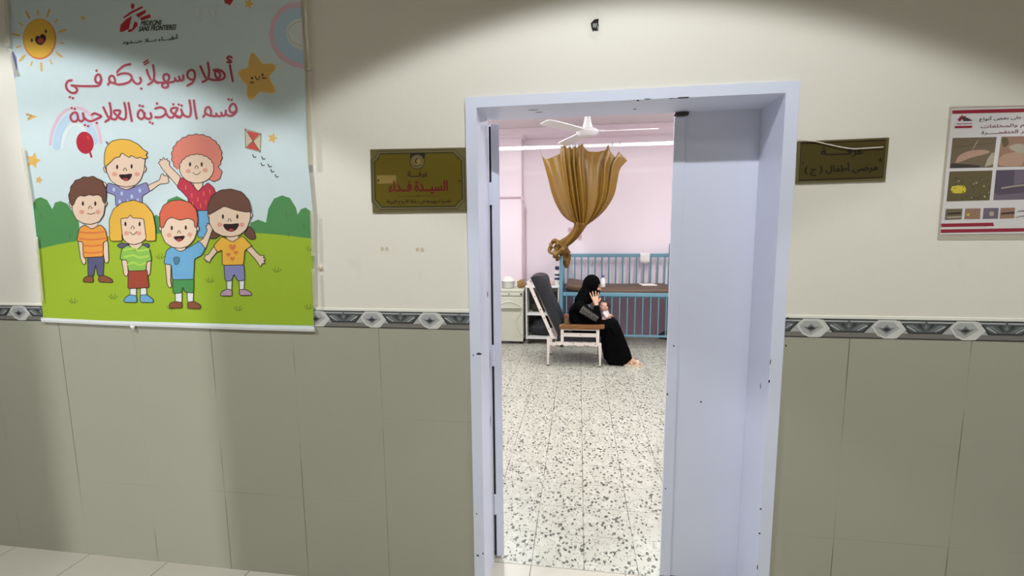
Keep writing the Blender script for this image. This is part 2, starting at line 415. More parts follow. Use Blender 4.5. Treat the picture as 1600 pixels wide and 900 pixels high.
b = MB(); b.box(((cx1+RX1)/2, RY1-.004, .39), (RX1-cx1, .008, .78)); struct(b.build('trim_7', mat('mauve_wall_band', (172, 148, 160), .45, var=.05)))  # darker mauve band along the lower back wall
b = MB(); b.box(((RX0+cx1)/2, 5.25+(RY1-5.25)/2, 3.03/2), (cx1-RX0, RY1-5.25, 3.03), .006)
b.box(((RX0+cx1+.03)/2, 5.1+(RY1-5.1)/2, 3.045), (cx1+.03-RX0, RY1-5.1, .07), .006); struct(b.build('wall_ward_pier', PINK))

# ------------------------------------------------------------------ lamps
def downlight(x, y, label, k=1):
    t = thing('recessed_downlight', (x, y, CEIL), label, 'ceiling light', 'corridor downlights')
    b = MB(); b.lathe([(.075, -.001), (.098, -.001), (.1, -.008), (.078, -.012), (.07, -.002)], (x, y, CEIL), 32); b.build('trim_ring', WHITE, t, True)
    b = MB(); b.ball((x, y, CEIL-.004), (.068, .068, .003), 20); b.build('lens', emit('downlight_lens', (255, 246, 228), 6), t, True)
    lamp('bulb', 'SPOT', (x, y, CEIL-.02), P_DOWN*k, (.93, .975, 1), t, spot_size=R(115.5), spot_blend=.10, shadow_soft_size=.05)
DLX = (.14, -2.68, 3.1)
downlight(DLX[0], -1.5, 'round recessed downlight in the corridor ceiling in front of the doorway')
downlight(DLX[1], -1.5, 'round recessed downlight in the corridor ceiling by the cartoon poster', 1.24)
downlight(DLX[2], -1.5, 'round recessed downlight in the corridor ceiling at the right end', .95)
def panel(x, y, label):  # fill light added out of view behind the camera, shaped as a ceiling fitting
    t = thing('added_fill_panel', (x, y, CEIL), label, 'ceiling light', 'added corridor fill panels')
    b = MB(); b.box((x, y, CEIL-.012), (.62, .62, .024), .004); b.build('frame', WHITE, t)
    b = MB(); b.box((x, y, CEIL-.026), (.56, .56, .004), .001); b.build('diffuser', emit('fill_panel_diffuser', (255, 248, 235), 2), t)
    o = lamp('tube', 'AREA', (x, y, CEIL-.032), P_FILL, (.93, .975, 1), t, shape='SQUARE', size=.56)
for x, n in ((-2.0, 'left'), (1.0, 'right')):
    panel(x, -2.6, 'added square fill light on the %s of the corridor ceiling behind the camera' % n)
def tube_light(x, y, label):
    t = thing('tube_light', (x, y, WCEIL), label, 'ceiling light', 'ward tube lights')
    b = MB(); b.box((x, y, WCEIL-.02), (.10, 1.24, .04), .006); b.build('housing', WHITE, t)
    b = MB(); b.cyl((x, y-.58, WCEIL-.055), (x, y+.58, WCEIL-.055), .014); b.build('tube', emit('tube_glow', (250, 250, 255), 8), t, True)
    lamp('glow', 'AREA', (x, y, WCEIL-.075), P_ROOM, (.95, 1, .985), t, shape='RECTANGLE', size=.12, size_y=1.2)
tube_light(-.9, 1.5, 'white tube light on the ward ceiling near the door, left'); tube_light(1.2, 1.5, 'white tube light on the ward ceiling near the door, right')
tube_light(-.9, 3.5, 'white tube light on the ward ceiling over the chair, left'); tube_light(1.2, 3.5, 'white tube light on the ward ceiling over the chair, right')
lamp('daylight', 'AREA', (-2.3, -14, 1.9), P_DOOR, (.95, .97, 1), None, shape='SQUARE', size=.45).rotation_euler = (R(90), 0, 0)

# ------------------------------------------------------------------ flat printed work: shapes laid on a plane y = Y in thin layers
LAY = .0001
class Print:
    def __init__(s, Y): s.b = MB(); s.Y = Y; s.mats = []; s.l = 0; s._l = None; s._c = 0
    def mi(s, m):
        if m not in s.mats: s.mats.append(m)
        return s.mats.index(m)
    def P(s, p, k=0): q = at(p[0], p[1], s.Y); return V((q.x, s.Y - (s.l+(s._c % 30)/34+k)*LAY, q.z))
    def step(s):                               # every shape of a layer lies a hair above the one before
        s._c = s._c+1 if s._l == s.l else 0; s._l = s.l
    def fill(s, pts, m, smooth=0):
        s.step()
        q = [V((p[0], p[1], 0)) for p in pts]
        if smooth: q = cr(q, smooth, True)
        s.b.poly([s.P(p) for p in q], s.mi(m))
    def line(s, pts, w, m, smooth=4, closed=False, taper=False):
        s.step()
        q = [V((p[0], p[1], 0)) for p in pts]
        if smooth and len(q) > 2: q = cr(q, smooth, closed)
        if closed: q = q+[q[0]]
        q = [q[0]]+[b_ for a_, b_ in zip(q, q[1:]) if (b_-a_).length > 1e-4]
        Lf, Rt = [], []; n = len(q); k = s.mi(m)
        for i, p in enumerate(q):
            a_ = q[max(i-1, 0)]; c_ = q[min(i+1, n-1)]
            if closed and i in (0, n-1): a_, c_ = q[n-2], q[1]
            d = (c_-a_).normalized(); nn = V((-d.y, d.x, 0))*w/2
            Lf.append(s.P(p+nn, .6*i/n)); Rt.append(s.P(p-nn, .6*i/n))
        vs = [s.b.bm.verts.new(v) for v in Lf+Rt]
        for i in range(n-1):
            try: s.b.bm.faces.new((vs[i], vs[i+1], vs[n+i+1], vs[n+i])).material_index = k
            except ValueError: pass
        if not closed:
            keep = s.l; s.l += .65
            for p in (q[0], q[-1]): s.disc(p.x, p.y, w/2, w/2, m, 10)
            s.l = keep
    def disc(s, x, y, rx, ry, m, n=18, rot=0):
        s.step()
        s.b.poly([s.P((x+rx*math.cos(t)*math.cos(rot)-ry*math.sin(t)*math.sin(rot), y+rx*math.cos(t)*math.sin(rot)+ry*math.sin(t)*math.cos(rot))) for t in [2*math.pi*i/n for i in range(n)]], s.mi(m))
    def shape(s, pts, m, ink, w=1.1, smooth=0, inkclosed=True):
        for cut in (1.7, .8):                  # soften the corners of the drawing
            q = []; n = len(pts)
            for i in range(n):
                a, c = V((*pts[i], 0)), V((*pts[(i+1) % n], 0)); ln = (c-a).length
                if ln < 1e-6: continue
                k = min(.25, cut/ln); q += [tuple(a.lerp(c, k)[:2]), tuple(a.lerp(c, 1-k)[:2])]
            pts = q
        s.fill(pts, m, smooth); s.l += 1
        q = cr([V((p[0], p[1], 0)) for p in pts], smooth, True) if smooth else pts
        s.line([(p[0], p[1]) for p in q], w, ink, 0, inkclosed)
    def build(s, name, parent=None):
        o = s.b.build(name, s.mats, parent, fix=False)
        me = o.data
        for p in me.polygons:
            pass
        bm = bmesh.new(); bm.from_mesh(me)
        rev = [f for f in bm.faces if f.normal.y > 0]
        bmesh.ops.reverse_faces(bm, faces=rev); bm.to_mesh(me); bm.free()
        return o
def ink(name, rgb, rough=.42): return mat(name, rgb, rough, var=.03, scale=30)

# Arabic lettering: join the letters (presentation forms) and set them in visual order
AR = dict(zip('ء', [(0xFE80,)*4]))
def _ar(c, i, f=None, n=None, m=None): AR[c] = (i, f or i, n, m)
for c, i, k in [('أ', 0xFE83, 2), ('ا', 0xFE8D, 2), ('ب', 0xFE8F, 4), ('ة', 0xFE93, 2), ('ت', 0xFE95, 4), ('ج', 0xFE9D, 4), ('ح', 0xFEA1, 4), ('د', 0xFEA9, 2), ('ذ', 0xFEAB, 2), ('ر', 0xFEAD, 2),
                ('س', 0xFEB1, 4), ('ض', 0xFEBD, 4), ('ط', 0xFEC1, 4), ('ع', 0xFEC9, 4), ('غ', 0xFECD, 4), ('ف', 0xFED1, 4), ('ق', 0xFED5, 4), ('ك', 0xFED9, 4), ('ل', 0xFEDD, 4), ('م', 0xFEE1, 4),
                ('خ', 0xFEA5, 4), ('ئ', 0xFE89, 4), ('ن', 0xFEE5, 4), ('ه', 0xFEE9, 4), ('و', 0xFEED, 2), ('ى', 0xFEEF, 2), ('ي', 0xFEF1, 4)]:
    _ar(c, i, i+1, i+2 if k == 4 else None, i+3 if k == 4 else None)
AR['ـ'] = (0x640,)*4
def arabic(txt):
    t = []; i = 0
    while i < len(txt):                       # lam-alef ligatures
        if txt[i] == 'ل' and i+1 < len(txt) and txt[i+1] in 'اأ': t.append({'ا': 'LA', 'أ': 'LB'}[txt[i+1]]); i += 2
        else: t.append(txt[i]); i += 1
    A = dict(AR); A['LA'] = (0xFEFB, 0xFEFC, None, None); A['LB'] = (0xFEF7, 0xFEF8, None, None)
    out = []
    for k, c in enumerate(t):
        if c not in A: out.append({'(': ')', ')': '('}.get(c, c)); continue
        pv = k > 0 and t[k-1] in A and A[t[k-1]][2] is not None and c != 'ء'
        nx = k+1 < len(t) and t[k+1] in A and A[c][2] is not None and t[k+1] != 'ء'
        out.append(chr(A[c][3] if pv and nx else A[c][1] if pv else A[c][2] if nx else A[c][0]))
    return ''.join(reversed(out))
def glyphs(txt, shear, res):
    """lettering as triangles: the outlines joined by the non-zero winding rule, so overlapping strokes stay solid"""
    c = bpy.data.curves.new('t', 'FONT'); c.body = txt; c.resolution_u = res; c.shear = shear; c.fill_mode = 'NONE'
    o = link(bpy.data.objects.new('t', c)); bpy.context.view_layer.update()
    dg = bpy.context.evaluated_depsgraph_get(); me = bpy.data.meshes.new_from_object(o.evaluated_get(dg)); bpy.data.objects.remove(o)
    P = np.array([v.co[:2] for v in me.vertices]); nb = {}
    for e in me.edges:
        for i, j in (e.vertices, reversed(e.vertices)): nb.setdefault(i, []).append(j)
    bpy.data.meshes.remove(me)
    if not len(P): return P, []
    seen, segs = set(), []
    for st in sorted(nb):
        if st in seen: continue
        cur = st; seen.add(st); nx = st+1 if st+1 in nb[st] else nb[st][0]
        while True:
            segs.append((cur, nx)); 
            if nx == st: break
            seen.add(nx); nn = [k for k in nb[nx] if k != cur and (k not in seen or k == st)]
            cur, nx = nx, (nn[0] if nn else st)
    vs, _, fs, *_r = delaunay_2d_cdt([V(p) for p in P], segs, [], 0, 1e-5)
    co = np.array([v[:2] for v in vs]); T = np.array([f for f in fs if len(f) == 3]); cen = co[T].mean(1)
    A, B = P[[i for i, _ in segs]], P[[j for _, j in segs]]
    up = (A[:, 1][None] <= cen[:, 1][:, None]) & (B[:, 1][None] > cen[:, 1][:, None]); dn = (A[:, 1][None] > cen[:, 1][:, None]) & (B[:, 1][None] <= cen[:, 1][:, None])
    cross = (B[:, 0]-A[:, 0])[None]*(cen[:, 1][:, None]-A[:, 1][None]) - (cen[:, 0][:, None]-A[:, 0][None])*(B[:, 1]-A[:, 1])[None]
    wn = (up & (cross > 0)).sum(1) - (dn & (cross < 0)).sum(1)
    return co, [tuple(int(i) for i in t) for t, w in zip(T, wn) if w != 0]
def text_into(pr, txt, m, tl, tr, bl, br=None, bold=0, shear=0, res=3):
    """lettering fitted to the photograph quad tl-tr-bl(-br), laid on the print's plane"""
    co, tris = glyphs(txt, shear, res)
    if not len(co): return
    x0, y0 = co.min(0); x1, y1 = co.max(0)
    TL, TR, BL = V((*tl, 0)), V((*tr, 0)), V((*bl, 0)); BR = V((*br, 0)) if br else TR+BL-TL
    k = pr.mi(m)
    for kk, (sx, sy) in enumerate(((0, 0), (bold, 0), (-bold, 0), (0, bold*.7), (0, -bold*.7))[:5 if bold else 1]):
        pr.step(); vs = []
        for vx, vy in co:
            u, w = (vx+sx-x0)/(x1-x0), (y1-vy-sy)/(y1-y0)
            p = TL*(1-u)*(1-w)+TR*u*(1-w)+BL*(1-u)*w+BR*u*w; vs.append(pr.b.bm.verts.new(pr.P(p, .35*kk+.25*u)))
        for f in tris:
            try: pr.b.bm.faces.new([vs[i] for i in f]).material_index = k
            except ValueError: pass

# ------------------------------------------------------------------ the cartoon welcome poster
def build_poster():
    PY = -.013
    root = thing('welcome_poster', at(280, 512, 0).xyz - V((0, 0, 0)), 'tall cartoon poster of six waving children under an Arabic welcome, left of the doorway', 'poster')
    A = lambda *p: [(x/3.2, y/3.2) for x, y in p]
    B = lambda *p: [(x/3.2, 240+y/3.2) for x, y in p]
    pr = Print(PY)
    SKY = ink('print_sky', (206, 220, 222)); GRASS = ink('print_grass', (158, 184, 50)); BUSH = ink('print_bush', (84, 142, 84)); INK = ink('print_outline', (62, 48, 44))
    SKIN = ink('print_skin', (232, 203, 178)); BLUSH = ink('print_blush', (222, 160, 140)); RED = ink('print_red', (178, 44, 58)); YEL = ink('print_yellow', (232, 180, 74))
    ORG = ink('print_orange', (236, 158, 72)); BRN = ink('print_brown', (112, 76, 62)); PNK = ink('print_pink_hair', (222, 130, 112)); RHAIR = ink('print_red_hair', (214, 104, 78)); PUR = ink('print_purple', (138, 138, 186))
    BLU = ink('print_blue', (112, 170, 208)); GRN = ink('print_shirt_green', (140, 190, 84)); LGRN = ink('print_pale_green', (176, 208, 90)); DRED = ink('print_skirt', (164, 74, 56)); NAVY = ink('print_trousers', (92, 92, 124)); SHOE = ink('print_shoe_brown', (140, 84, 58))
    WHT = ink('print_white', (228, 228, 224)); GSH = ink('print_shorts_green', (78, 146, 84)); RSH = ink('print_shirt_red', (190, 56, 76)); LIL = ink('print_lilac', (190, 158, 178)); MOUTH = ink('print_mouth', (52, 32, 34)); TONG = ink('print_tongue', (176, 70, 66))
    PPK = ink('print_pale_pink', (222, 186, 200)); PBL = ink('print_pale_blue', (184, 206, 226)); PWH = ink('print_pale_white', (218, 226, 226)); TXT = ink('print_heading', (170, 68, 84)); HALO = ink('print_heading_halo', (216, 206, 211))
    STAR = ink('print_star', (222, 178, 96)); TAN = ink('print_tan', (206, 190, 160)); STRIPE = ink('print_stripe', (222, 124, 72)); YSH = ink('print_shirt_yellow', (236, 180, 70)); TUFT = ink('print_tuft', (84, 104, 40)); KITE = ink('print_kite', (206, 72, 62)); BLK = ink('print_black', (40, 40, 42))
    # sheet
    sheet = [(8.7, -70), (8.7, 0), (11.5, 72), (22, 115), (35, 231), (49, 323), (59, 393), (68, 501), (280, 508), (490.5, 514), (489, 462), (489, 335), (481.6, 254), (477, 104), (470, 0), (466, -70)]
    pr.fill(sheet, SKY); pr.l = 1
    # bushes, meadow
    pr.fill(B((165, 250), (180, 225), (205, 218), (235, 232), (262, 278), (275, 245), (302, 237), (335, 250), (370, 300), (395, 345), (400, 450), (190, 480)), BUSH, 0)
    pr.fill(B((730, 420), (750, 330), (780, 305), (800, 318), (840, 230), (885, 212), (930, 235), (960, 330), (960, 420)), BUSH); pr.fill(B((1240, 400), (1255, 345), (1290, 330), (1330, 345), (1342, 275), (1370, 225), (1410, 209), (1450, 222), (1480, 270), (1488, 305), (1505, 278), (1528, 270), (1556, 290), (1562, 425)), BUSH)
    pr.l = 2
    pr.fill([(57.4, 390), (90, 382), (120, 376.5), (170, 369), (250, 365), (320, 363.5), (400, 364), (440, 367), (488, 373), (489, 400), (489, 462), (490.4, 509), (280, 504), (67.5, 498.5), (62, 430)], GRASS); pr.l = 3
    for x, y in [(365, 740), (565, 718), (1050, 637), (1382, 585), (1190, 778), (855, 772), (800, 518), (1548, 478), (1543, 770)]:
        for dx, dy, ex in ((-14, -8, -20), (-4, -16, -8), (8, -16, 12), (16, -6, 24)): pr.line(B((x+dx*.5, y+8), (x+ex, y+dy)), .9, TUFT, 0)
    for x, y in [(205, 300), (350, 400), (1430, 290), (1440, 390), (1518, 350)]: pr.line(B((x, y), (x+4, y+26)), .8, TUFT, 0)
    # sky ornaments
    for a, b_, r1, m in ((1505, 165, 148, PPK), (1505, 165, 118, PBL), (1505, 165, 75, PWH), (1505, 165, 60, SKY)): pass
    def arc(cx, cy, rx, ry, a0, a1, w, m, n=16): pr.line([(cx+rx*math.cos(R(a0+(a1-a0)*i/n)), cy+ry*math.sin(R(a0+(a1-a0)*i/n))) for i in range(n+1)], w, m, 0)
    pr.fill([(470.4, 3), (452, 4), (436, 14), (424, 32), (420, 52), (424, 74), (437, 92), (455, 103), (476.5, 108.5), (477, 104), (473, 50)], PPK); pr.l = 4
    pr.fill([(471, 12), (455, 12), (441, 20), (431, 36), (428, 52), (431, 70), (442, 85), (458, 95), (476, 101), (473, 50)], PBL); pr.l = 5
    pr.fill([(471.8, 28), (460, 30), (450, 40), (447, 52), (451, 66), (461, 74), (475, 79), (473.4, 54)], PWH); pr.l = 6
    pr.line([(472, 34), (461, 36), (452, 44), (450, 52), (454, 62), (463, 69), (474, 72)], 1.4, TAN)
    pr.l = 4
    arc(118, 232, 40, 64, 186, 352, 4.5, PPK); arc(118, 234, 30, 53, 186, 346, 12, PBL); arc(118, 236, 21, 41, 190, 340, 5, PWH)
    pr.fill([(16, 86), (20, 80), (26, 90), (27, 105), (23, 124), (21.5, 112)], PUR); 
    # sun
    sx, sy = 62, 61
    for i in range(14):
        t = 2*math.pi*i/14+.15; c, s_ = math.cos(t), math.sin(t)
        r0, r1 = (34, 44 if i % 2 else 40)
        pr.line([(sx+c*r0*.95, sy+s_*r0*1.12), (sx+c*r1*.95, sy+s_*r1*1.12)], 3.4 if i % 2 else 2.2, STAR, 0)
    pr.l += 1; pr.disc(sx, sy, 26, 32, STRIPE, 28); pr.l += 1; pr.disc(sx-.5, sy-1, 24.5, 30.5, ink('print_sun', (232, 184, 74)), 28); pr.l += 1
    pr.fill([(55, 62), (58, 56), (62, 57), (66, 53), (71, 56), (72, 62), (66, 70), (59, 69)], MOUTH, 4); pr.disc(50, 63, 1.6, 3, MOUTH, 10); pr.disc(72, 49, 1.6, 3, MOUTH, 10); pr.l += 1
    pr.disc(64, 63.5, 5, 4.5, TONG, 12)
    # big star
    pr.l = 4
    def star(cx, cy, R0, R1, rot, m, sm=3): pr.fill([(cx+(R0 if i % 2 == 0 else R1)*math.cos(rot+math.pi*i/5), cy+(R0 if i % 2 == 0 else R1)*math.sin(rot+math.pi*i/5)*1.1) for i in range(10)], m, sm)
    SB = [(396, 81), (404, 90), (412, 99), (424, 98), (432, 102), (431, 109), (423, 118), (425, 128), (432, 141), (428, 147), (418, 146), (405, 145), (397, 155), (390, 157), (385, 150), (385, 135), (377, 126), (371, 116), (374, 109), (386, 105), (388, 95), (391, 83)]
    pr.fill(SB, ink('print_cream', (226, 208, 172)), 3); pr.l += 1
    pr.fill([(402+(x-402)*.92, 119+(y-119)*.93) for x, y in SB], STAR, 3); pr.l += 1
    pr.disc(394, 122, 1.8, 2, MOUTH, 8); pr.disc(410.5, 117, 1.8, 2, MOUTH, 8); pr.line([(399, 119), (401, 124), (404, 124), (406, 119)], 1.3, MOUTH); pr.disc(394, 129, 4, 1.6, SHOE, 10); pr.disc(413, 122, 4.5, 1.6, SHOE, 10)
    # small stars, balloons, kite, paper plane, doodles
    pr.l = 4
    for x, y, r0 in [(52, 251, 12), (61, 281, 6), (426, 216, 8), (389, 6, 8), (130, 28, 4)]: star(x, y, r0, r0*.5, -1.3, STAR, 2)
    pr.l = 7; pr.disc(133, 223, 13.5, 17.5, RED, 24, -.15); pr.l = 8; pr.line([(141, 239), (143, 245)], 3, RED, 0); pr.disc(138, 215, 2, 4, KITE, 10, -.3); pr.l = 4
    pr.fill([(348, -6), (366, -6), (364, 2), (359, 9), (356, 6), (352, 6)], RED)
    for o_ in (0, 24): pr.line([(306+o_, 28), (302+o_, 12), (312+o_, 16), (314+o_, 30), (308+o_, 36), (318+o_, 6)], .5, TAN)
    pr.fill([(40, 176), (58.5, 182), (42, 189), (47, 182)], STAR); pr.line([(41, 179), (50, 181.5), (44, 185)], 1.3, SHOE, 0)
    K = [(382.8, 201), (408, 209), (407, 238), (384, 231)]; pr.fill(K, TAN); pr.l += 1
    pr.fill([(386, 204), (406, 209), (395, 220)], KITE); pr.fill([(395, 220), (405, 236), (386, 231)], KITE); pr.l += 1
    pr.line(K, .9, INK, 0, True); pr.line([K[0], K[2]], .9, INK, 0); pr.line([K[1], K[3]], .9, INK, 0)
    for x, y in [(397, 244), (411, 247), (410, 257), (421, 259), (425, 267), (432, 275)]: pr.line([(x-2, y-2), (x, y+2), (x+3, y+1)], 1.6, INK, 0)
    # ---- the six children
    def eyes(m, *pts):
        for x, y in pts: pr.disc(x, y, 1.7, 3.6, m, 12)
    def cheeks(*pts):
        for x, y in pts: pr.disc(x, y, 4, 3.4, BLUSH, 14)
    def faceparts(ey, nose, chk, smile=None, mouth=None):
        pr.l += 1; cheeks(*B(*chk)); pr.l += 1; eyes(INK, *B(*ey))
        x, y = nose; pr.line(B((x-9, y+6), (x-2, y-8), (x+8, y+2), (x+4, y+6)), .9, INK)
        if smile: pr.line(B(*smile), 1, INK)
        if mouth:
            pr.fill(B(*mouth), MOUTH, 3); pr.l += 1
            cx = sum(p[0] for p in mouth)/len(mouth); cy = max(p[1] for p in mouth); pr.disc(cx/3.2, 240+(cy-9)/3.2, 4.5, 2.2, TONG, 12)
    def scallop(cx, cy, rx, ry, a0, a1, n, dep): 
        out = []
        for i in range(n*4+1):
            t = R(a0+(a1-a0)*i/(n*4)); k = 1+dep*abs(math.sin(math.pi*i/4)); out.append((cx+rx*k*math.cos(t), cy+ry*k*math.sin(t)))
        return out
    b0 = 6
    # blond boy, back row
    pr.l = b0
    pr.shape(B((470, 118), (482, 122), (535, 150), (528, 188), (500, 172), (475, 135)), SKIN, INK)
    pr.shape(B((738, 160), (800, 132), (805, 105), (815, 98), (822, 115), (832, 105), (838, 118), (846, 118), (840, 130), (848, 140), (835, 150), (800, 152), (748, 192)), SKIN, INK); pr.l += 1
    pr.shape(B((540, 146), (590, 160), (635, 182), (690, 160), (735, 143), (750, 190), (712, 212), (712, 262), (580, 262), (577, 208), (530, 192)), PUR, INK); pr.l += 1
    for x, y in [(570, 180), (610, 200), (600, 240), (660, 215), (700, 185), (690, 235), (640, 240)]: pr.disc(x/3.2, 240+y/3.2, 2, 3.4, PBL, 8)
    pr.shape(B((600, 150), (595, 168), (635, 182), (672, 165), (665, 150)), SKIN, INK); pr.l += 1
    pr.shape(B((524, 60), (518, 75), (524, 92), (536, 96)), SKIN, INK); pr.shape(B((724, 60), (734, 72), (730, 90), (718, 95)), SKIN, INK); pr.l += 1
    pr.shape(B((528, 30), (535, 90), (555, 135), (590, 160), (632, 168), (680, 158), (706, 130), (722, 85), (728, 20), (640, -20)), SKIN, INK); pr.l += 1
    faceparts([(588, 67), (660, 64)], (628, 80), [(575, 103), (687, 103)], None, [(598, 106), (628, 104), (662, 102), (652, 128), (630, 138), (606, 124)]); pr.l += 1
    pr.shape(B((523, 58), (524, 5), (532, -28), (560, -62), (605, -72), (650, -68), (695, -45), (718, -20), (743, -6), (730, 5), (742, 22), (718, 28), (702, 16), (690, 26), (655, 8), (650, 22), (610, -5), (600, 20), (580, 18), (548, 50), (535, 62)), YEL, INK)
    pr.line(B((540, -45), (532, -60), (545, -52)), .9, INK)
    # curly haired girl, back row
    pr.l = b0
    pr.shape(B((800, 55), (790, 45), (802, 40), (800, 25), (812, 36), (818, 15), (826, 34), (838, 22), (838, 40), (850, 35), (846, 58), (905, 118), (890, 165), (810, 75)), SKIN, INK); pr.l += 1
    pr.shape(B((990, 283), (1045, 280), (1048, 420), (990, 420)), BLU, INK); pr.l += 1
    pr.shape(B((885, 168), (905, 118), (950, 140), (992, 190), (1040, 145), (1070, 170), (1085, 215), (1055, 240), (1046, 284), (940, 287), (942, 225), (912, 192)), RSH, INK); pr.l += 1
    for x, y in [(930, 170), (960, 210), (990, 230), (1020, 200), (1050, 190), (965, 250), (1005, 260), (1030, 245)]: pr.line(B((x, y-9), (x, y+9)), 1.6, STRIPE, 0)
    pr.fill(B(*scallop(985, 12, 122, 105, -214, 30, 15, .05), (1112, 90), (1100, 128), (1070, 140), (1040, 120), (985, 60), (880, 80)), PNK)
    pr.l += 1; pr.line(B(*scallop(985, 12, 122, 105, -214, 30, 15, .05), (1112, 90), (1100, 128), (1070, 140), (1045, 128)), 1.1, INK, 0)
    pr.shape(B((968, 140), (968, 160), (992, 190), (1015, 165), (1015, 140)), SKIN, INK); pr.l += 1
    pr.shape(B(*scallop(985, 74, 84, 68, -172, -8, 9, .06), *[(985+86*math.cos(R(t)), 74+74*math.sin(R(t))) for t in range(0, 181, 12)]), SKIN, INK)
    pr.l += 1
    faceparts([(952, 54), (1010, 54)], (985, 68), [(943, 88), (1028, 84)], [(966, 95), (984, 106), (1004, 93)])
    # brown haired boy, left
    pr.l = b0+8
    pr.shape(B((392, 435), (415, 440), (418, 515), (432, 530), (430, 550), (418, 556), (405, 530)), SKIN, INK); pr.shape(B((520, 438), (541, 434), (546, 535), (538, 548), (526, 545), (518, 500)), SKIN, INK); pr.l += 1
    pr.shape(B((440, 515), (522, 512), (518, 610), (490, 612), (480, 552), (470, 614), (442, 614)), NAVY, INK); pr.l += 1
    pr.shape(B((416, 642), (420, 622), (445, 610), (468, 616), (470, 644)), SHOE, INK); pr.shape(B((495, 642), (494, 614), (522, 608), (560, 625), (568, 645)), SHOE, INK); pr.l += 1
    pr.fill(B((430, 340), (438, 366), (462, 380), (486, 366), (492, 340)), SKIN); pr.l += 1
    pr.shape(B((400, 372), (425, 356), (462, 378), (505, 354), (530, 382), (540, 436), (518, 442), (519, 515), (420, 520), (416, 440), (386, 438)), ORG, INK); pr.l += 1
    for y in (392, 425, 458, 492): pr.line(B((400 if y < 440 else 421, y), (460, y+5), (530 if y < 440 else 516, y-2)), 2.6, STRIPE)
    pr.l += 1
    pr.shape(B((346, 252), (352, 240), (364, 246), (370, 270), (356, 272)), SKIN, INK); pr.shape(B((540, 245), (530, 236), (520, 246), (522, 266), (534, 262)), SKIN, INK); pr.l += 1
    pr.shape(B((362, 220), (365, 290), (385, 330), (420, 350), (460, 354), (500, 340), (522, 305), (532, 230), (445, 170)), SKIN, INK); pr.l += 1
    faceparts([(418, 250), (480, 250)], (455, 270), [(412, 292), (493, 292)], [(440, 298), (458, 303), (478, 296)]); pr.l += 1
    pr.shape(B((362, 262), (352, 240), (346, 205), (356, 190), (356, 165), (372, 150), (380, 132), (402, 130), (420, 115), (445, 120), (470, 112), (490, 128), (512, 132), (520, 155), (535, 180), (534, 215), (530, 250), (520, 245), (512, 215), (490, 205), (470, 212), (450, 204), (425, 215), (405, 208), (385, 222), (372, 255)), BRN, INK)
    # bob haired girl, front left
    pr.l = b0+10
    pr.shape(B((585, 458), (610, 445), (650, 455), (640, 472), (600, 472)), NAVY, INK); pr.shape(B((710, 455), (740, 446), (752, 462), (735, 475)), NAVY, INK); pr.l += 1
    pr.shape(B((610, 528), (638, 528), (643, 600), (636, 615), (622, 608)), SKIN, INK); pr.shape(B((735, 535), (758, 533), (752, 605), (738, 612), (733, 590)), SKIN, INK); pr.l += 1
    pr.shape(B((652, 670), (684, 670), (684, 712), (652, 712)), WHT, INK); pr.shape(B((704, 670), (735, 670), (735, 712), (704, 712)), WHT, INK); pr.l += 1
    pr.shape(B((620, 742), (625, 722), (650, 705), (685, 710), (688, 744)), BLU, INK); pr.shape(B((703, 743), (703, 708), (735, 704), (768, 728), (770, 744)), BLU, INK); pr.l += 1
    pr.shape(B((644, 582), (738, 580), (748, 670), (642, 675)), DRED, INK); pr.l += 1
    pr.fill(B((650, 445), (652, 462), (682, 490), (710, 462), (712, 445)), SKIN); pr.l += 1
    pr.shape(B((612, 475), (645, 456), (682, 488), (715, 455), (750, 475), (762, 535), (736, 540), (733, 584), (645, 587), (638, 532), (603, 530)), GRN, INK); pr.l += 1
    for y in (478, 512, 548): pr.line(B((625 if y < 530 else 645, y+6), (670, y-4), (700, y+8), (745 if y < 530 else 730, y)), 3.4, LGRN)
    pr.l += 1
    pr.shape(B((551, 428), (550, 330), (570, 278), (615, 244), (675, 233), (730, 252), (768, 300), (781, 370), (782, 436), (735, 438), (722, 400), (612, 400), (615, 437), (562, 438)), YEL, INK); pr.l += 1
    pr.shape(B((606, 325), (645, 322), (655, 303), (664, 322), (722, 325), (735, 425), (710, 445), (675, 456), (640, 448), (618, 425)), SKIN, INK); pr.l += 1
    faceparts([(631, 352), (702, 352)], (668, 370), [(637, 398), (698, 398)], [(654, 392), (670, 406), (687, 390)])
    # brown haired girl, right
    pr.l = b0+10
    pr.shape(B((1066, 365), (1050, 400), (1046, 425), (1080, 425), (1105, 405), (1095, 380)), BRN, INK); pr.shape(B((1245, 360), (1270, 385), (1282, 425), (1255, 430), (1220, 405)), BRN, INK); pr.l += 1
    pr.shape(B((1072, 462), (1092, 485), (1055, 530), (1050, 550), (1042, 535), (1030, 545), (1035, 530), (1018, 530), (1030, 515), (1022, 505), (1040, 508)), SKIN, INK)
    pr.shape(B((1228, 475), (1255, 460), (1300, 510), (1325, 508), (1316, 520), (1332, 528), (1318, 535), (1330, 550), (1312, 548), (1305, 570), (1292, 548), (1280, 530)), SKIN, INK); pr.l += 1
    pr.shape(B((1135, 630), (1162, 630), (1160, 690), (1137, 690)), WHT, INK); pr.shape(B((1197, 630), (1224, 630), (1222, 690), (1200, 690)), WHT, INK); pr.l += 1
    pr.shape(B((1102, 710), (1110, 690), (1140, 676), (1162, 682), (1163, 712)), LIL, INK); pr.shape(B((1200, 709), (1198, 680), (1228, 678), (1255, 692), (1263, 708)), LIL, INK); pr.l += 1
    pr.shape(B((1122, 558), (1222, 556), (1226, 633), (1190, 637), (1173, 600), (1160, 636), (1128, 637)), PUR, INK); pr.l += 1
    pr.fill(B((1135, 405), (1140, 432), (1165, 444), (1190, 432), (1195, 405)), SKIN); pr.l += 1
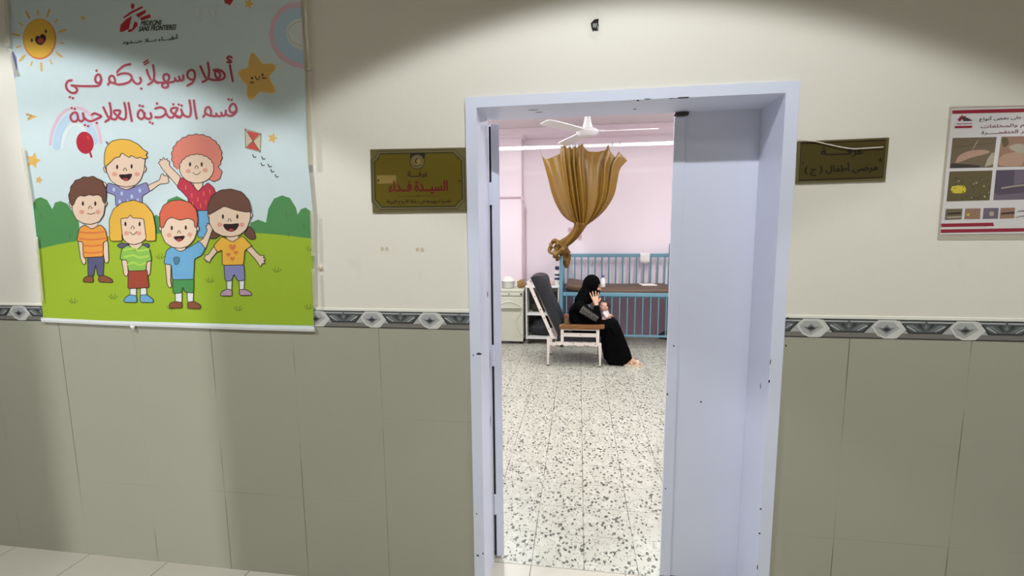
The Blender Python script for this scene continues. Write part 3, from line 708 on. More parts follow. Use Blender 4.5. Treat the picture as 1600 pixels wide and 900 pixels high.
    pr.shape(B((1070, 460), (1112, 414), (1165, 442), (1215, 412), (1262, 460), (1226, 484), (1220, 556), (1114, 558), (1113, 480), (1090, 494)), YSH, INK); pr.l += 1
    for x, y, r_ in [(1165, 468, 6.5), (1145, 505, 4.2), (1182, 495, 4.2), (1165, 525, 4.5)]: pr.fill([(x/3.2+r_*dx, 240+y/3.2+r_*dy) for dx, dy in ((0, .9), (-.9, 0), (-.7, -.6), (-.3, -.7), (0, -.3), (.3, -.7), (.7, -.6), (.9, 0))], STRIPE)
    pr.shape(B((1042, 318), (1040, 300), (1052, 300), (1056, 335)), SKIN, INK); pr.shape(B((1266, 300), (1254, 295), (1246, 330), (1262, 318)), SKIN, INK); pr.l += 1
    pr.shape(B((1048, 290), (1050, 350), (1075, 392), (1115, 412), (1155, 416), (1200, 408), (1235, 380), (1254, 330), (1256, 280), (1150, 230)), SKIN, INK); pr.l += 1
    faceparts([(1118, 315), (1190, 315)], (1152, 333), [(1102, 355), (1212, 355)], None, [(1120, 354), (1158, 352), (1197, 350), (1186, 378), (1160, 391), (1132, 380)]); pr.l += 1
    pr.shape(B((1043, 306), (1043, 255), (1062, 212), (1105, 183), (1158, 177), (1212, 192), (1248, 235), (1262, 290), (1230, 292), (1180, 282), (1124, 262), (1090, 282), (1060, 300)), BRN, INK)
    # red haired boy, front
    pr.l = b0+16
    pr.shape(B((985, 440), (1015, 430), (1040, 382), (1028, 362), (1040, 362), (1036, 345), (1050, 356), (1058, 348), (1060, 362), (1072, 365), (1062, 385), (1030, 478), (1000, 500)), SKIN, INK)
    pr.shape(B((828, 550), (857, 553), (855, 640), (862, 662), (850, 674), (838, 655)), SKIN, INK); pr.l += 1
    pr.shape(B((878, 692), (912, 692), (912, 745), (880, 745)), WHT, INK); pr.shape(B((938, 692), (970, 692), (968, 745), (940, 745)), WHT, INK); pr.l += 1
    pr.shape(B((847, 772), (850, 748), (880, 738), (912, 744), (914, 772)), SHOE, INK); pr.shape(B((940, 774), (940, 742), (972, 738), (1006, 758), (1006, 776)), SHOE, INK); pr.l += 1
    pr.shape(B((866, 626), (972, 624), (970, 697), (926, 692), (918, 664), (910, 697), (868, 699)), GSH, INK); pr.l += 1
    pr.shape(B((835, 485), (865, 464), (905, 490), (945, 470), (1000, 438), (1030, 475), (1010, 510), (975, 526), (971, 628), (865, 630), (860, 556), (822, 550)), BLU, INK); pr.l += 1
    pr.shape(B((869, 520), (888, 515), (903, 520), (897, 548), (885, 558), (875, 548)), ink('print_pocket', (82, 130, 150)), INK, .7)
    pr.shape(B((872, 462), (880, 478), (905, 490), (930, 480), (935, 462)), SKIN, INK); pr.l += 1
    pr.shape(B((808, 362), (796, 370), (802, 386), (816, 388)), SKIN, INK); pr.shape(B((990, 360), (1000, 370), (996, 386), (984, 388)), SKIN, INK); pr.l += 1
    pr.shape(B((812, 340), (810, 400), (830, 445), (865, 468), (905, 474), (945, 462), (975, 430), (988, 390), (985, 330), (900, 290)), SKIN, INK); pr.l += 1
    faceparts([(863, 372), (933, 370)], (900, 392), [(850, 408), (953, 405)], None, [(873, 416), (902, 412), (928, 412), (918, 432), (900, 441), (882, 432)]); pr.l += 1
    pr.shape(B((806, 368), (802, 300), (822, 258), (862, 236), (905, 232), (955, 245), (985, 278), (994, 330), (988, 372), (978, 368), (974, 335), (945, 322), (905, 334), (862, 318), (838, 330), (820, 372)), RHAIR, INK)
    # ---- heading in Arabic, drawn with round strokes
    C2 = lambda *p: [(100+x/10, 60+y/10) for x, y in p]; C3 = lambda *p: [(240+x/10, 60+y/10) for x, y in p]
    C4 = lambda *p: [(100+x/10, 130+y/10) for x, y in p]; C5 = lambda *p: [(240+x/10, 130+y/10) for x, y in p]
    S = []
    S += [(C3((1195, 420), (1215, 540), (1240, 665)), 0), (C3((1222, 300), (1185, 285), (1155, 305), (1185, 340), (1215, 358), (1200, 378), (1155, 370)), 0)]
    S += [(C3((940, 498), (1010, 490), (1080, 520), (1115, 580), (1090, 632), (1020, 650), (930, 650), (850, 625)), 0), (C3((965, 500), (965, 560), (985, 615), (1030, 610), (1045, 560), (1010, 520), (950, 500)), 0)]
    S += [(C3((850, 380), (868, 500), (860, 600), (820, 655), (768, 682)), 0), (C3((735, 440), (770, 520), (812, 610)), 0)]
    S += [(C3((640, 640), (575, 640), (530, 590), (545, 520), (600, 492), (640, 530), (645, 610), (610, 690), (530, 740)), 0)]
    S += [(C3((465, 580), (468, 635), (440, 660), (415, 640), (400, 600)), 0), (C3((415, 640), (395, 665), (355, 660), (335, 625)), 0), (C3((350, 655), (310, 678), (250, 690), (190, 690), (110, 692), (50, 692), (10, 640)), 0)]
    S += [(C3((200, 690), (160, 640), (160, 580), (200, 560), (242, 585), (240, 640), (200, 690), (140, 715), (145, 760), (190, 772), (228, 745), (225, 710), (200, 690)), 0)]
    S += [(C2((1395, 420), (1412, 540), (1405, 640), (1370, 690), (1320, 722)), 0), (C2((1295, 490), (1320, 570), (1358, 645)), 0), (C2((1405, 640), (1440, 680), (1480, 690)), 0), (C2((1250, 380), (1312, 338)), 1), (C2((1262, 412), (1325, 370)), 1)]
    S += [(C2((1190, 615), (1205, 665), (1165, 712), (1110, 695), (1070, 640)), 0), (C2((1035, 405), (950, 425), (880, 475), (832, 530)), 0), (C2((840, 572), (930, 548), (1020, 560), (1062, 610), (1030, 675), (940, 712), (850, 722), (790, 700)), 0)]
    S += [(C2((800, 705), (795, 630), (760, 585), (715, 605), (712, 660), (745, 690), (800, 705)), 0), (C2((720, 680), (690, 722)), 0)]
    S += [(C2((585, 640), (560, 570), (515, 575), (490, 630), (510, 690), (560, 690), (585, 640), (575, 700), (530, 742), (400, 748), (230, 745), (120, 735)), 0), (C2((120, 735), (180, 760), (208, 810), (180, 848), (120, 850), (55, 800), (35, 730), (65, 670), (122, 655)), 0)]
    D = C2((1210, 785), (512, 505), (95, 918), (142, 935))
    S += [(C5((1130, 430), (1135, 485), (1200, 512), (1265, 480), (1298, 410), (1270, 335), (1225, 330), (1188, 390), (1205, 450), (1255, 460), (1295, 420)), 0), (C5((1130, 430), (1120, 495), (1085, 510), (1058, 462)), 0), (C5((1075, 505), (1040, 515), (1000, 512), (980, 475)), 0), (C5((995, 510), (955, 516), (900, 510)), 0)]
    S += [(C5((900, 512), (895, 420), (858, 372), (815, 400), (808, 455), (840, 490), (900, 512)), 0), (C5((815, 475), (778, 525)), 0)]
    S += [(C5((630, 270), (650, 420), (674, 552)), 0), (C5((562, 270), (582, 400), (575, 500), (535, 525), (480, 505), (450, 460)), 0), (C5((432, 412), (450, 480), (420, 530), (370, 530), (330, 490)), 0), (C5((420, 530), (340, 500), (275, 440), (290, 395), (350, 385), (372, 400), (340, 470), (300, 535), (240, 530), (200, 475)), 0)]
    S += [(C5((30, 398), (110, 378), (175, 410), (192, 465), (150, 515), (90, 535), (30, 532)), 0)]
    S += [(C4((1355, 470), (1368, 530), (1325, 560), (1270, 535), (1250, 480)), 0), (C4((1265, 490), (1215, 420), (1165, 450), (1158, 520), (1205, 560), (1255, 530), (1265, 470)), 0), (C4((1010, 310), (1035, 450), (1062, 592)), 0), (C4((945, 310), (968, 420), (968, 530), (935, 568), (870, 540)), 0)]
    S += [(C4((890, 560), (800, 480), (785, 435), (835, 425), (882, 438), (850, 510), (800, 568), (745, 550), (725, 520)), 0), (C4((715, 310), (738, 440), (728, 540), (650, 602)), 0), (C4((618, 378), (650, 450), (690, 530)), 0)]
    S += [(C4((438, 495), (475, 472), (530, 490), (585, 520), (510, 560), (420, 595), (350, 570), (310, 520), (300, 470)), 0), (C4((310, 520), (310, 570), (270, 598), (225, 560), (215, 500)), 0), (C4((225, 540), (200, 465), (140, 470), (105, 530), (135, 592), (195, 595), (225, 540)), 0)]
    D += C5((1175, 255), (1222, 262), (395, 335), (437, 350), (310, 330), (55, 318)) + C4((1185, 350), (1232, 362), (1345, 610), (1387, 630), (515, 622), (125, 390), (172, 402), (330, 655), (380, 670))
    pr.l = 5
    for i, (p, k) in enumerate(S): pr.l = 5+(i % 4)*.45; pr.line(p, 5.4 if not k else 4.2, HALO, 4)
    pr.l = 5
    for x, y in D: pr.disc(x, y, 2.9, 2.9, HALO, 12)
    pr.l = 7
    for i, (p, k) in enumerate(S): pr.l = 7.6+(i % 4)*.9; pr.line(p, 3.5 if not k else 2.4, TXT, 5)
    pr.l = 11.5
    for x, y in D: pr.disc(x, y, 1.9, 1.9, TXT, 12)
    # ---- logo and its lettering
    G = lambda *p: [(170+x/12, y/12) for x, y in p]
    pr.l = 5; LR = ink('print_logo_red', (186, 40, 52))
    pr.disc(170+448/12, 118/12, 2.7, 4.6, LR, 14)
    pr.fill(G((285, 345), (270, 325), (400, 225), (630, 112), (640, 150), (440, 250)), LR)
    pr.fill(G((505, 275), (690, 180), (700, 235), (560, 335)), LR); pr.fill(G((585, 335), (775, 262), (790, 325), (640, 385), (605, 380)), LR)
    pr.fill(G((435, 300), (395, 470), (380, 540), (240, 605), (205, 585), (225, 465), (330, 360)), LR); pr.fill(G((485, 405), (540, 430), (545, 480), (470, 560), (410, 600), (365, 600), (360, 555), (440, 545)), LR)
    text_into(pr, 'MEDECINS', BLK, G((612, 392))[0], G((1000, 378))[0], G((600, 478))[0], bold=.045, shear=.15)
    text_into(pr, 'SANS FRONTIERES', BLK, G((572, 495))[0], G((1272, 460))[0], G((560, 590))[0], bold=.045, shear=.15)
    text_into(pr, arabic('أطبـــاء بـــلا حـــدود'), BLK, G((255, 735))[0], G((1290, 640))[0], G((260, 850))[0], bold=.03)
    pr.build('printed_sheet', root)
    # rolled white bottom edge, its tack, clear tape down the right and left edges
    q = [(66, 499, 0), (170, 504, 0), (280, 507.5, 0), (390, 511.5, 0), (492, 514, 0)]
    b = MB(); pts = [at(x, y+.5, PY) for x, y, _ in q]
    b.loft([[p + V((0, .003, .010)), p + V((0, -.004, .010)), p + V((0, -.006, 0)), p + V((0, -.004, -.010)), p + V((0, .003, -.010))] for p in pts])
    o = b.build('bottom_edge', ink('poster_white_edge', (222, 222, 220)), root); o['label'] = 'white rolled bottom edge'
    b = MB(); p = at(207, 511, PY-.006); b.ball(p, (.012, .006, .008), 12); b.ball(p+V((.004, -.001, -.006)), (.004, .004, .008), 10); b.build('tack', WHITE, root, True)
    TAPE = mat('clear_tape', (214, 205, 178), .18, var=.05, alpha=.55)
    for x0, y0, x1, y1, w in [(473.5, -20, 480, 110, 10), (480.5, 112, 486, 258, 9), (487, 330, 489.5, 400, 6), (489.5, 420, 492, 480, 6), (10, -5, 12.5, 72, 7), (14, 76, 24, 116, 6), (36, 232, 50, 322, 5), (57, 370, 66, 470, 4)]:
        a_, c_ = at(x0-w/2, y0, PY-.010), at(x1-w/2, y1, PY-.010); e_, f_ = at(x0+w/2, y0, PY-.010), at(x1+w/2, y1, PY-.010)
        N_ = 10; rows = []; b = MB()
        for i in range(N_+1):
            t = i/N_; l_ = a_.lerp(c_, t); r__ = e_.lerp(f_, t)
            wv = .0025*math.sin(i*2.3+x0); rows.append([l_+V((0, 0, 0)), l_.lerp(r__, .5)+V((0, -.003-wv, 0)), r__])
        b.loft(rows, cap=False, closed=False)
        o = b.build('tape_strip', TAPE, root, True, fix=False)
    return root
build_poster()

# ------------------------------------------------------------------ brass signs and the notice
BRASS = mat('aged_brass', (112, 97, 30), .28, .35, var=.10, scale=5, bump=.03); BRIM = mat('brass_rim', (122, 112, 74), .35, .4, var=.1, scale=8)
BRASS2 = mat('dark_brass', (92, 80, 42), .3, .35, var=.1, scale=5)
SINK = ink('sign_black', (34, 26, 14)); SRED = ink('sign_red', (100, 20, 8)); SCRW = mat('sign_screw', (70, 58, 32), .4, .6); PATCH = mat('sign_sticker', (138, 116, 58), .4)
def plate(pts, y0, y1, m):
    b = MB(); f = [at(x, y, y1) for x, y in pts]; b.add([V((p.x, y0, p.z)) for p in f]+f, [(0, 1, 2, 3), (4, 5, 6, 7), (0, 1, 5, 4), (1, 2, 6, 5), (2, 3, 7, 6), (3, 0, 4, 7)])
    return b
def sign_left():
    q = [(578.5, 233.5), (727.5, 230.5), (729, 330.5), (582.5, 332.5)]
    root = thing('brass_sign', at(655, 332, 0), 'wide brass plaque with red Arabic name and round emblem, just left of the doorway', 'sign')
    plate(q, 0, -.006, None).build('plate', BRIM, root)
    pr = Print(-.0063); X = lambda *p: [(560+x/6.43, 210+y/6.43) for x, y in p]
    oct_ = [(215, 195), (950, 182), (1000, 235), (1035, 262), (1045, 650), (1000, 680), (975, 722), (235, 730), (195, 680), (170, 655), (160, 275), (200, 245)]
    cx = sum(p[0] for p in oct_)/12; cy = sum(p[1] for p in oct_)/12
    pr.fill(X(*[(cx+(x-cx)*1.09, cy+(y-cy)*1.14) for x, y in oct_]), BRIM); pr.l = 1
    pr.fill(X(*oct_), BRASS); pr.l = 2
    pr.line(X(*oct_), 1.5, SINK, 0, True); pr.line(X(*[(cx+(x-cx)*1.06, cy+(y-cy)*1.10) for x, y in oct_]), .8, SINK, 0, True)
    ex, ey = X((592, 275))[0]
    pr.fill(X((518, 190), (672, 188), (665, 240), (520, 240)), SINK); pr.l = 3; pr.disc(ex, ey, 11.6, 12, SINK, 28); pr.l = 4; pr.disc(ex, ey, 10.6, 11, BRIM, 28); pr.l = 5
    pr.disc(ex, ey, 5.6, 6.2, PATCH, 20); pr.l = 6; pr.disc(ex-.6, ey-1.4, 3.2, 4.2, SINK, 14, .4); pr.l = 7; pr.disc(ex+.6, ey-1.2, 2.2, 3, PATCH, 12, .4)
    pr.line([(ex-4.5, ey+4.6), (ex, ey+6.2), (ex+4.5, ey+4.4)], .8, SINK)
    pr.l = 3; pr.fill(X((185, 412), (380, 408), (378, 492), (190, 496)), PATCH); pr.l = 4
    text_into(pr, arabic('غرفــــة'), SINK, *X((495, 372), (695, 368), (497, 442)), bold=.035)
    text_into(pr, arabic('السيــدة فــداء'), SRED, *X((305, 470), (893, 462), (310, 600)), bold=.045)
    text_into(pr, arabic('تقديراً لجهودها في رعاية الأرواح البريئة').replace('ً', ''), SINK, *X((285, 652), (930, 645), (285, 708)), bold=.035)
    pr.line(X((395, 626), (600, 618)), .5, SINK, 0); pr.line(X((600, 618), (815, 620)), .5, SINK, 0); pr.disc(*X((598, 620))[0], 1.6, .8, SINK, 8)
    pr.build('engraved_face', root)
    for x, y in X((200, 460), (1018, 462)):
        b = MB(); b.ball(at(x, y, -.0085), (.0042, .002, .0042), 10); b.build('screw', SCRW, root, True)
    return root
sign_left()
def sign_right():
    X = lambda *p: [(1220+x/7.5, 190+y/7.5) for x, y in p]
    q = X((198, 232), (1272, 186), (1225, 692), (175, 725))
    root = thing('brass_sign', at(1315, 285, 0), 'plain dark brass plaque with two lines of black Arabic, just right of the doorway', 'sign')
    plate(q, 0, -.006, None).build('plate', BRIM, root)
    pr = Print(-.0063)
    pr.fill(X((236, 256), (1226, 216), (1190, 655), (212, 690)), BRASS2); pr.l = 1
    pr.line(X((236, 256), (1230, 216), (1194, 655), (212, 690)), 2.2, SINK, 0, True); pr.l = 2
    text_into(pr, arabic('غرفــــــة'), SINK, *X((470, 308), (960, 296), (475, 420)), bold=.045)
    text_into(pr, arabic('مرضى أطفال ( ج )'), SINK, *X((285, 500), (1135, 470), (280, 640)), bold=.04)
    pr.build('engraved_face', root)
    for p, r in ((X((1170, 442))[0], .0045), (X((262, 480))[0], .0035)):
        b = MB(); b.ball(at(*p, -.0085), (r, .002, r), 10); b.build('screw', SCRW, root, True)
    w = MB(); w.tube(cr([at(x, y, -.012) for x, y in X((175, 205), (300, 222), (400, 232), (560, 268), (700, 298), (850, 318), (1000, 312), (1200, 298))], 5), .0022, 8)
    tag(w.build('white_wire', mat('white_wire', (222, 214, 202), .5), None, True, base=at(1280, 220, -.012)), 'thin white wire hanging across the brass plaque right of the doorway', 'wire')
sign_right()
def notice():
    X = lambda *p: [(1440+x/3.75, 150+y/3.75) for x, y in p]
    root = thing('notice', at(1560, 372, 0), 'white laminated notice with red bars and small photos, right of the brass plaque', 'poster')
    PAPER = mat('laminated_paper', (214, 208, 206), .3, var=.03, bump=.04, bscale=8); CLEAR = mat('laminate_edge', (222, 212, 194), .2, alpha=.45)
    plate(X((165, 62), (1010, 45), (985, 838), (96, 842)), 0, -.003, None).build('laminate', CLEAR, root)
    plate(X((180, 74), (990, 56), (965, 800), (108, 812)), -.001, -.0035, None).build('sheet', PAPER, root)
    pr = Print(-.004); DR = ink('notice_red', (150, 42, 58)); DK = ink('notice_text', (72, 64, 66)); PK = ink('notice_pink_text', (120, 72, 84))
    e1, e2, e3, e4 = (ink('photo_earth', (112, 96, 76)), ink('photo_olive', (98, 86, 58)), ink('photo_mauve', (112, 100, 112)), ink('photo_rust', (150, 116, 96)))
    h1, h2, h3, h4 = ink('photo_shell', (176, 142, 122)), ink('photo_stone', (170, 160, 140)), ink('photo_steel', (88, 78, 90)), ink('photo_shadow', (62, 52, 48)); yl = ink('photo_yellow', (206, 186, 52))
    pr.fill(X((180, 84), (990, 62), (988, 86), (180, 104)), DR); pr.fill(X((115, 748), (420, 742), (425, 762), (115, 768)), DR); pr.fill(X((112, 782), (966, 768), (964, 788), (112, 802)), DR)
    pr.fill(X((195, 176), (297, 174), (295, 187), (193, 189)), DR); pr.line(X((205, 164), (296, 161)), 1, PK, 0)
    pr.fill(X((210, 140), (228, 118), (262, 118), (248, 150), (238, 135), (225, 150)), DR); pr.fill(X((236, 122), (270, 128), (300, 145), (245, 148)), DK); pr.disc(*X((238, 114))[0], .9, 1.2, DR, 8)
    text_into(pr, arabic('تعرف على بعض أنواع'), DK, *X((340, 122), (690, 106), (338, 152)), bold=.015)
    text_into(pr, arabic('الألغام والمخلفات'), PK, *X((348, 166), (700, 150), (345, 198)), bold=.015)
    text_into(pr, arabic('غير المتفجـــــرة'), PK, *X((352, 204), (640, 194), (350, 230)), bold=.02)
    quads = [((182, 246), (440, 240), (418, 418), (164, 424), e1), ((468, 238), (940, 228), (930, 404), (444, 416), e4), ((164, 442), (416, 436), (398, 610), (146, 618), e2), ((438, 434), (930, 424), (915, 598), (420, 610), e3),
             ((142, 662), (240, 660), (234, 722), (136, 726), e1), ((256, 660), (346, 658), (342, 720), (250, 722), e4), ((364, 657), (452, 656), (447, 718), (358, 720), e3), ((464, 656), (548, 654), (542, 716), (457, 718), e4)]
    for a, b_, c, d, m in quads: pr.fill(X(a, b_, c, d), m)
    pr.l = 1
    pr.fill(X((200, 385), (225, 345), (300, 318), (385, 318), (390, 335), (290, 362), (215, 390)), h1, 3); pr.fill(X((175, 395), (260, 400), (345, 408), (340, 418), (168, 420)), h4); pr.fill(X((385, 370), (410, 335), (430, 330), (420, 400), (370, 415)), h2); pr.line(X((300, 310), (330, 260)), 1.2, h2, 0); pr.line(X((190, 300), (430, 275)), 1.5, e2, 0)
    pr.fill(X((450, 400), (470, 350), (540, 330), (600, 330), (590, 400), (520, 412)), h1, 3); pr.fill(X((510, 300), (560, 280), (610, 290), (620, 330), (560, 330)), h2, 3); pr.fill(X((470, 250), (500, 245), (510, 280), (480, 300)), e2, 3); pr.fill(X((600, 330), (700, 300), (760, 350), (640, 400)), h4, 3)
    pr.fill(X((178, 530), (250, 526), (258, 560), (230, 570), (178, 566)), yl, 2); random.seed(3)
    for _ in range(46):
        x, y = random.uniform(165, 395), random.uniform(480, 606); pr.disc(*X((x, y))[0], random.uniform(.6, 1.7), random.uniform(.6, 1.5), random.choice([h2, h4, e1, h4]), 7)
    pr.fill(X((440, 436), (545, 434), (540, 520), (425, 560)), h3); pr.fill(X((440, 545), (620, 510), (900, 500), (900, 545), (640, 560), (450, 580)), h3, 2); pr.l = 2; pr.line(X((470, 540), (620, 520), (900, 512)), 2, h2); pr.l = 1
    pr.line(X((150, 712), (230, 708)), 2.4, h2, 0); pr.disc(*X((272, 695))[0], 3, 1.8, yl, 8); pr.disc(*X((410, 690))[0], 4, 4, h2, 8); pr.line(X((470, 690), (540, 684)), 3, h4, 0); pr.line(X((158, 690), (225, 686)), 3, h4, 0)
    text_into(pr, arabic('ابتعد'), DK, *X((560, 664), (640, 660), (556, 684))); text_into(pr, arabic('لا تلمس'), DK, *X((555, 692), (650, 688), (552, 714)))
    pr.build('printed_face', root)
notice()

# ------------------------------------------------------------------ marks on the wall
b = MB(); c = at(930, 40, 0)
n = 18; ring = []; inner = []
for i in range(n):
    t = 2*math.pi*i/n; r = 1+.25*random.uniform(-1, 1)
    ring.append(c+V((.030*r*math.cos(t), -.0012, .046*r*math.sin(t))))
b.poly(ring, 0)
hole = [at(880+x/15, 10+y/15, -.002) for x, y in [(690, 345), (740, 300), (835, 290), (825, 400), (835, 460), (800, 545), (765, 575), (725, 560), (700, 600), (660, 500), (645, 400)]]
b.poly([V((p.x, -.002, p.z)) for p in hole], 1)
m2 = [at(880+x/15, 10+y/15, -.003) for x, y in [(690, 400), (800, 390), (800, 440), (760, 500), (690, 490)]]
b.poly([V((p.x, -.0026, p.z)) for p in m2], 2)
b.cyl(at(934.6, 41, -.002), at(933.5, 46, -.006), .003, n=8, mi=2)
tag(b.build('broken_socket_hole', [mat('fresh_plaster', (226, 222, 212), .8), mat('hole_black', (24, 26, 20), .9), mat('hole_grey_plastic', (126, 130, 118), .6)], fix=False, base=c), 'small dark broken socket hole in the cream wall above the doorway', 'hole')
for x, y, nm in ((601, 389, 'left'), (656, 390, 'right')):
    b = MB(); c = at(x, y, 0)
    for dx in (-.010, .010): b.poly([c+V((dx+.008*math.cos(t), -.001, .009*math.sin(t))) for t in [2*math.pi*i/8 for i in range(8)]])
    tag(b.build('tape_residue', mat('tape_residue', (206, 190, 166), .5), fix=False, base=c), 'faint tape mark on the cream wall below the left brass plaque, %s one of two' % nm, 'mark')
b = MB(); b.ball(at(500.5, 419, -.004), (.010, .006, .010), 12)
tag(b.build('putty_dab', mat('old_putty', (206, 192, 164), .6), None, True, base=at(500.5, 419, 0)), 'small dab of putty on the wall at the right edge of the cartoon poster', 'mark')

# ================================================================== the ward
# ------------------------------------------------------------------ curtain rail, curtain, fan, conduit
CY = 4.42
b = MB(); za = at(778, 232, CY); zb = at(1053, 224, CY); zr = (za.z+zb.z)/2 - .003
b.box(((RX0+RX1)/2, CY+.0, zr), (RX1-RX0-.02, .03, .046), .008)
for x in (RX0+.012, RX1-.012): b.cyl((x-.01, CY, zr), (x+.01, CY, zr), .04, n=16)
tag(b.build('curtain_rail', mat('white_aluminium', (240, 240, 242), .3, var=.02), None, base=((RX0+RX1)/2, CY, zr)), 'long white aluminium curtain rail running across the ward above the cot', 'rail')

GOLD = None
def m_gold():
    N = NT('gold_satin'); p = N.pos(); n = N.noise(p, 4, 4)
    N.t.links.new(N.mix(n, L((108, 76, 16)), L((128, 94, 24))), N.b.inputs['Base Color'])
    N.b.inputs['Roughness'].default_value = .42; N.b.inputs['Sheen Weight'].default_value = .0
    N.bump(N.noise(p, 500, 2), .08, .001); return N.m
GOLD = m_gold()
def curtain():
    root = thing('curtain', at(893, 420, CY), 'golden brown satin curtain bunched on the rail and knotted to the cot post', 'curtain')
    top = [(843, 230), (845, 237), (847, 243), (850, 247), (854, 249), (860, 247), (867, 244), (874.5, 240), (876, 232), (877, 228), (879, 230), (881, 227), (883, 228), (886, 233), (889, 230), (891, 229), (893, 233), (896, 232), (898, 228.5), (901, 231), (904, 229), (907, 227), (909.5, 224.5), (911, 228), (914, 232), (919, 236.5), (926, 237.5), (934, 237.3), (941, 236), (947, 234), (949, 229), (951, 227), (953, 236), (958, 242), (963.5, 248), (965, 244), (966.5, 237), (969, 240), (973, 243), (977, 247), (980, 251)]
    lft = cr([V(p+(0,)) for p in [(843, 230), (850, 256), (856, 278), (862, 302), (869, 320), (879, 336), (890, 345), (899, 348)]], 8)
    rgt = cr([V(p+(0,)) for p in [(980, 251), (970, 262), (966.5, 272), (964, 286), (959, 306), (947, 326), (932, 341), (916, 352)]], 8)
    tp = cr([V(p+(0,)) for p in top], 5); nu = len(tp); nv = 46; rows = []
    def smp(c, t): 
        x = t*(len(c)-1); i = min(int(x), len(c)-2); return c[i].lerp(c[i+1], x-i)
    xs = [(p.x-843)/(980-843) for p in tp]
    for j in range(nv+1):
        v = j/nv; row = []
        l_, r_ = smp(lft, v), smp(rgt, v)
        l0, r0 = lft[0], rgt[0]
        for i, p in enumerate(tp):
            u = xs[i]; q = l_.lerp(r_, u)
            base = l0.lerp(r0, u); off = p-base
            q = q + off*(1-v)**3 
            q.y += (0 if v == 0 else 7*math.sin(math.pi*u)*(v**1.5)*(1-.1*v))      # lower edge gathers downward in the middle
            pl = max(math.exp(-((u-.36)/.13)**2), .25*math.exp(-((u-.8)/.12)**2))
            env = .25+.75*math.sin(math.pi*min(1, v*.9+.05))
            rid = sum(a_*math.exp(-((u-u_-.012*math.sin(3*v+u_*9))/w_)**2) for u_, w_, a_ in ((.265, .020, .9), (.335, .016, 1), (.40, .016, 1), (.475, .022, 1.1), (.79, .022, 1.0), (.895, .03, .9), (.10, .05, .5), (.63, .07, .35)))
            fold = -(.062*rid)*(.25+.75*min(1, v*6)) + .012*env*math.sin(u*2*math.pi*8+.8+v) + .03
            # folds fan in toward the gather
            w = at(q.x, q.y, CY); d = (w-CAM).normalized()
            y = CY - .05 + fold*(1-.30*v) + .05*v*0 - .05*math.sin(math.pi*u)*math.sin(math.pi*v)
            row.append(at(q.x, q.y, y))
        rows.append(row)
    b = MB(); b.loft(rows, cap=False, closed=False)
    o = b.build('panel', GOLD, root, True, fix=True)
    md = o.modifiers.new('thick', 'SOLIDIFY'); md.thickness = .003
    # twisted tail down to the post
    PY_ = 4.56
    pts = cr([at(908, 346, CY-.02), at(905, 356, CY), at(897, 367, 4.46), at(886, 377, 4.50), at(876, 384, 4.53), at(869, 392, PY_-.03)], 7); n = len(pts)
    rr = [(.055 if i == 0 else .07 if i == 1 else .085-.027*min(1, i/(n*.3))) for i in range(n)]
    b = MB(); b.tube(pts, .05, 40, radii=rr, lobes=5, lam=.15, twist=.26); b.build('twisted_tail', GOLD, root, True)
    kn = []
    def chain(pp, r0, r1):
        c_ = cr(pp, 4); n_ = len(c_)
        for i in range(n_-1): kn.append((c_[i], r0+(r1-r0)*i/n_, c_[i+1], r0+(r1-r0)*(i+1)/n_))
    kn.append(('e', at(876.5, 391, 4.57), (.085, .085, .07), Matrix.Rotation(R(30), 3, 'Y')))
    chain([at(880, 383, 4.49), at(872, 380, 4.47), at(865, 376, 4.47), at(860.5, 384, 4.48), at(859.5, 393, 4.49), at(864, 396, 4.50), at(870, 388, 4.50)], .030, .022)
    chain([at(884, 386, 4.49), at(876, 392, 4.475), at(868, 399, 4.50), at(871, 404, 4.56)], .034, .030)
    chain([at(880, 388, 4.64), at(887, 396, 4.66), at(887.5, 406, 4.68), at(885, 416, 4.69)], .05, .028)
    chain([at(876, 396, 4.60), at(880, 404, 4.67), at(881, 412, 4.69)], .04, .022)
    m_ = blob(kn, .008, 3)
    for v in m_.vertices:
        c_ = v.co; v.co = c_ + V((.010, .010, .006))*math.sin(70*(c_.x*.8+c_.z*.7)+9*noise.noise(c_*9)) + noise.noise_vector(c_*14)*.008
    put('knot', m_, GOLD, root, True)
    HK = mat('curtain_hook', (70, 62, 52), .4, .5)
    for x, y0, y1 in [(890, 216, 229), (895, 216, 231), (899, 216, 229), (904.5, 218, 229), (909.5, 221, 226), (957, 223, 228), (968.5, 221, 225)]:
        b = MB(); z0, z1 = at(x, y0, CY-.024), at(x, y1, CY-.024); z0.z = min(z0.z, zr+.03)
        b.tube([z1, z0, z0+V((0, .02, .008))], .0028, 6); b.build('hook', HK, root, True)
curtain()

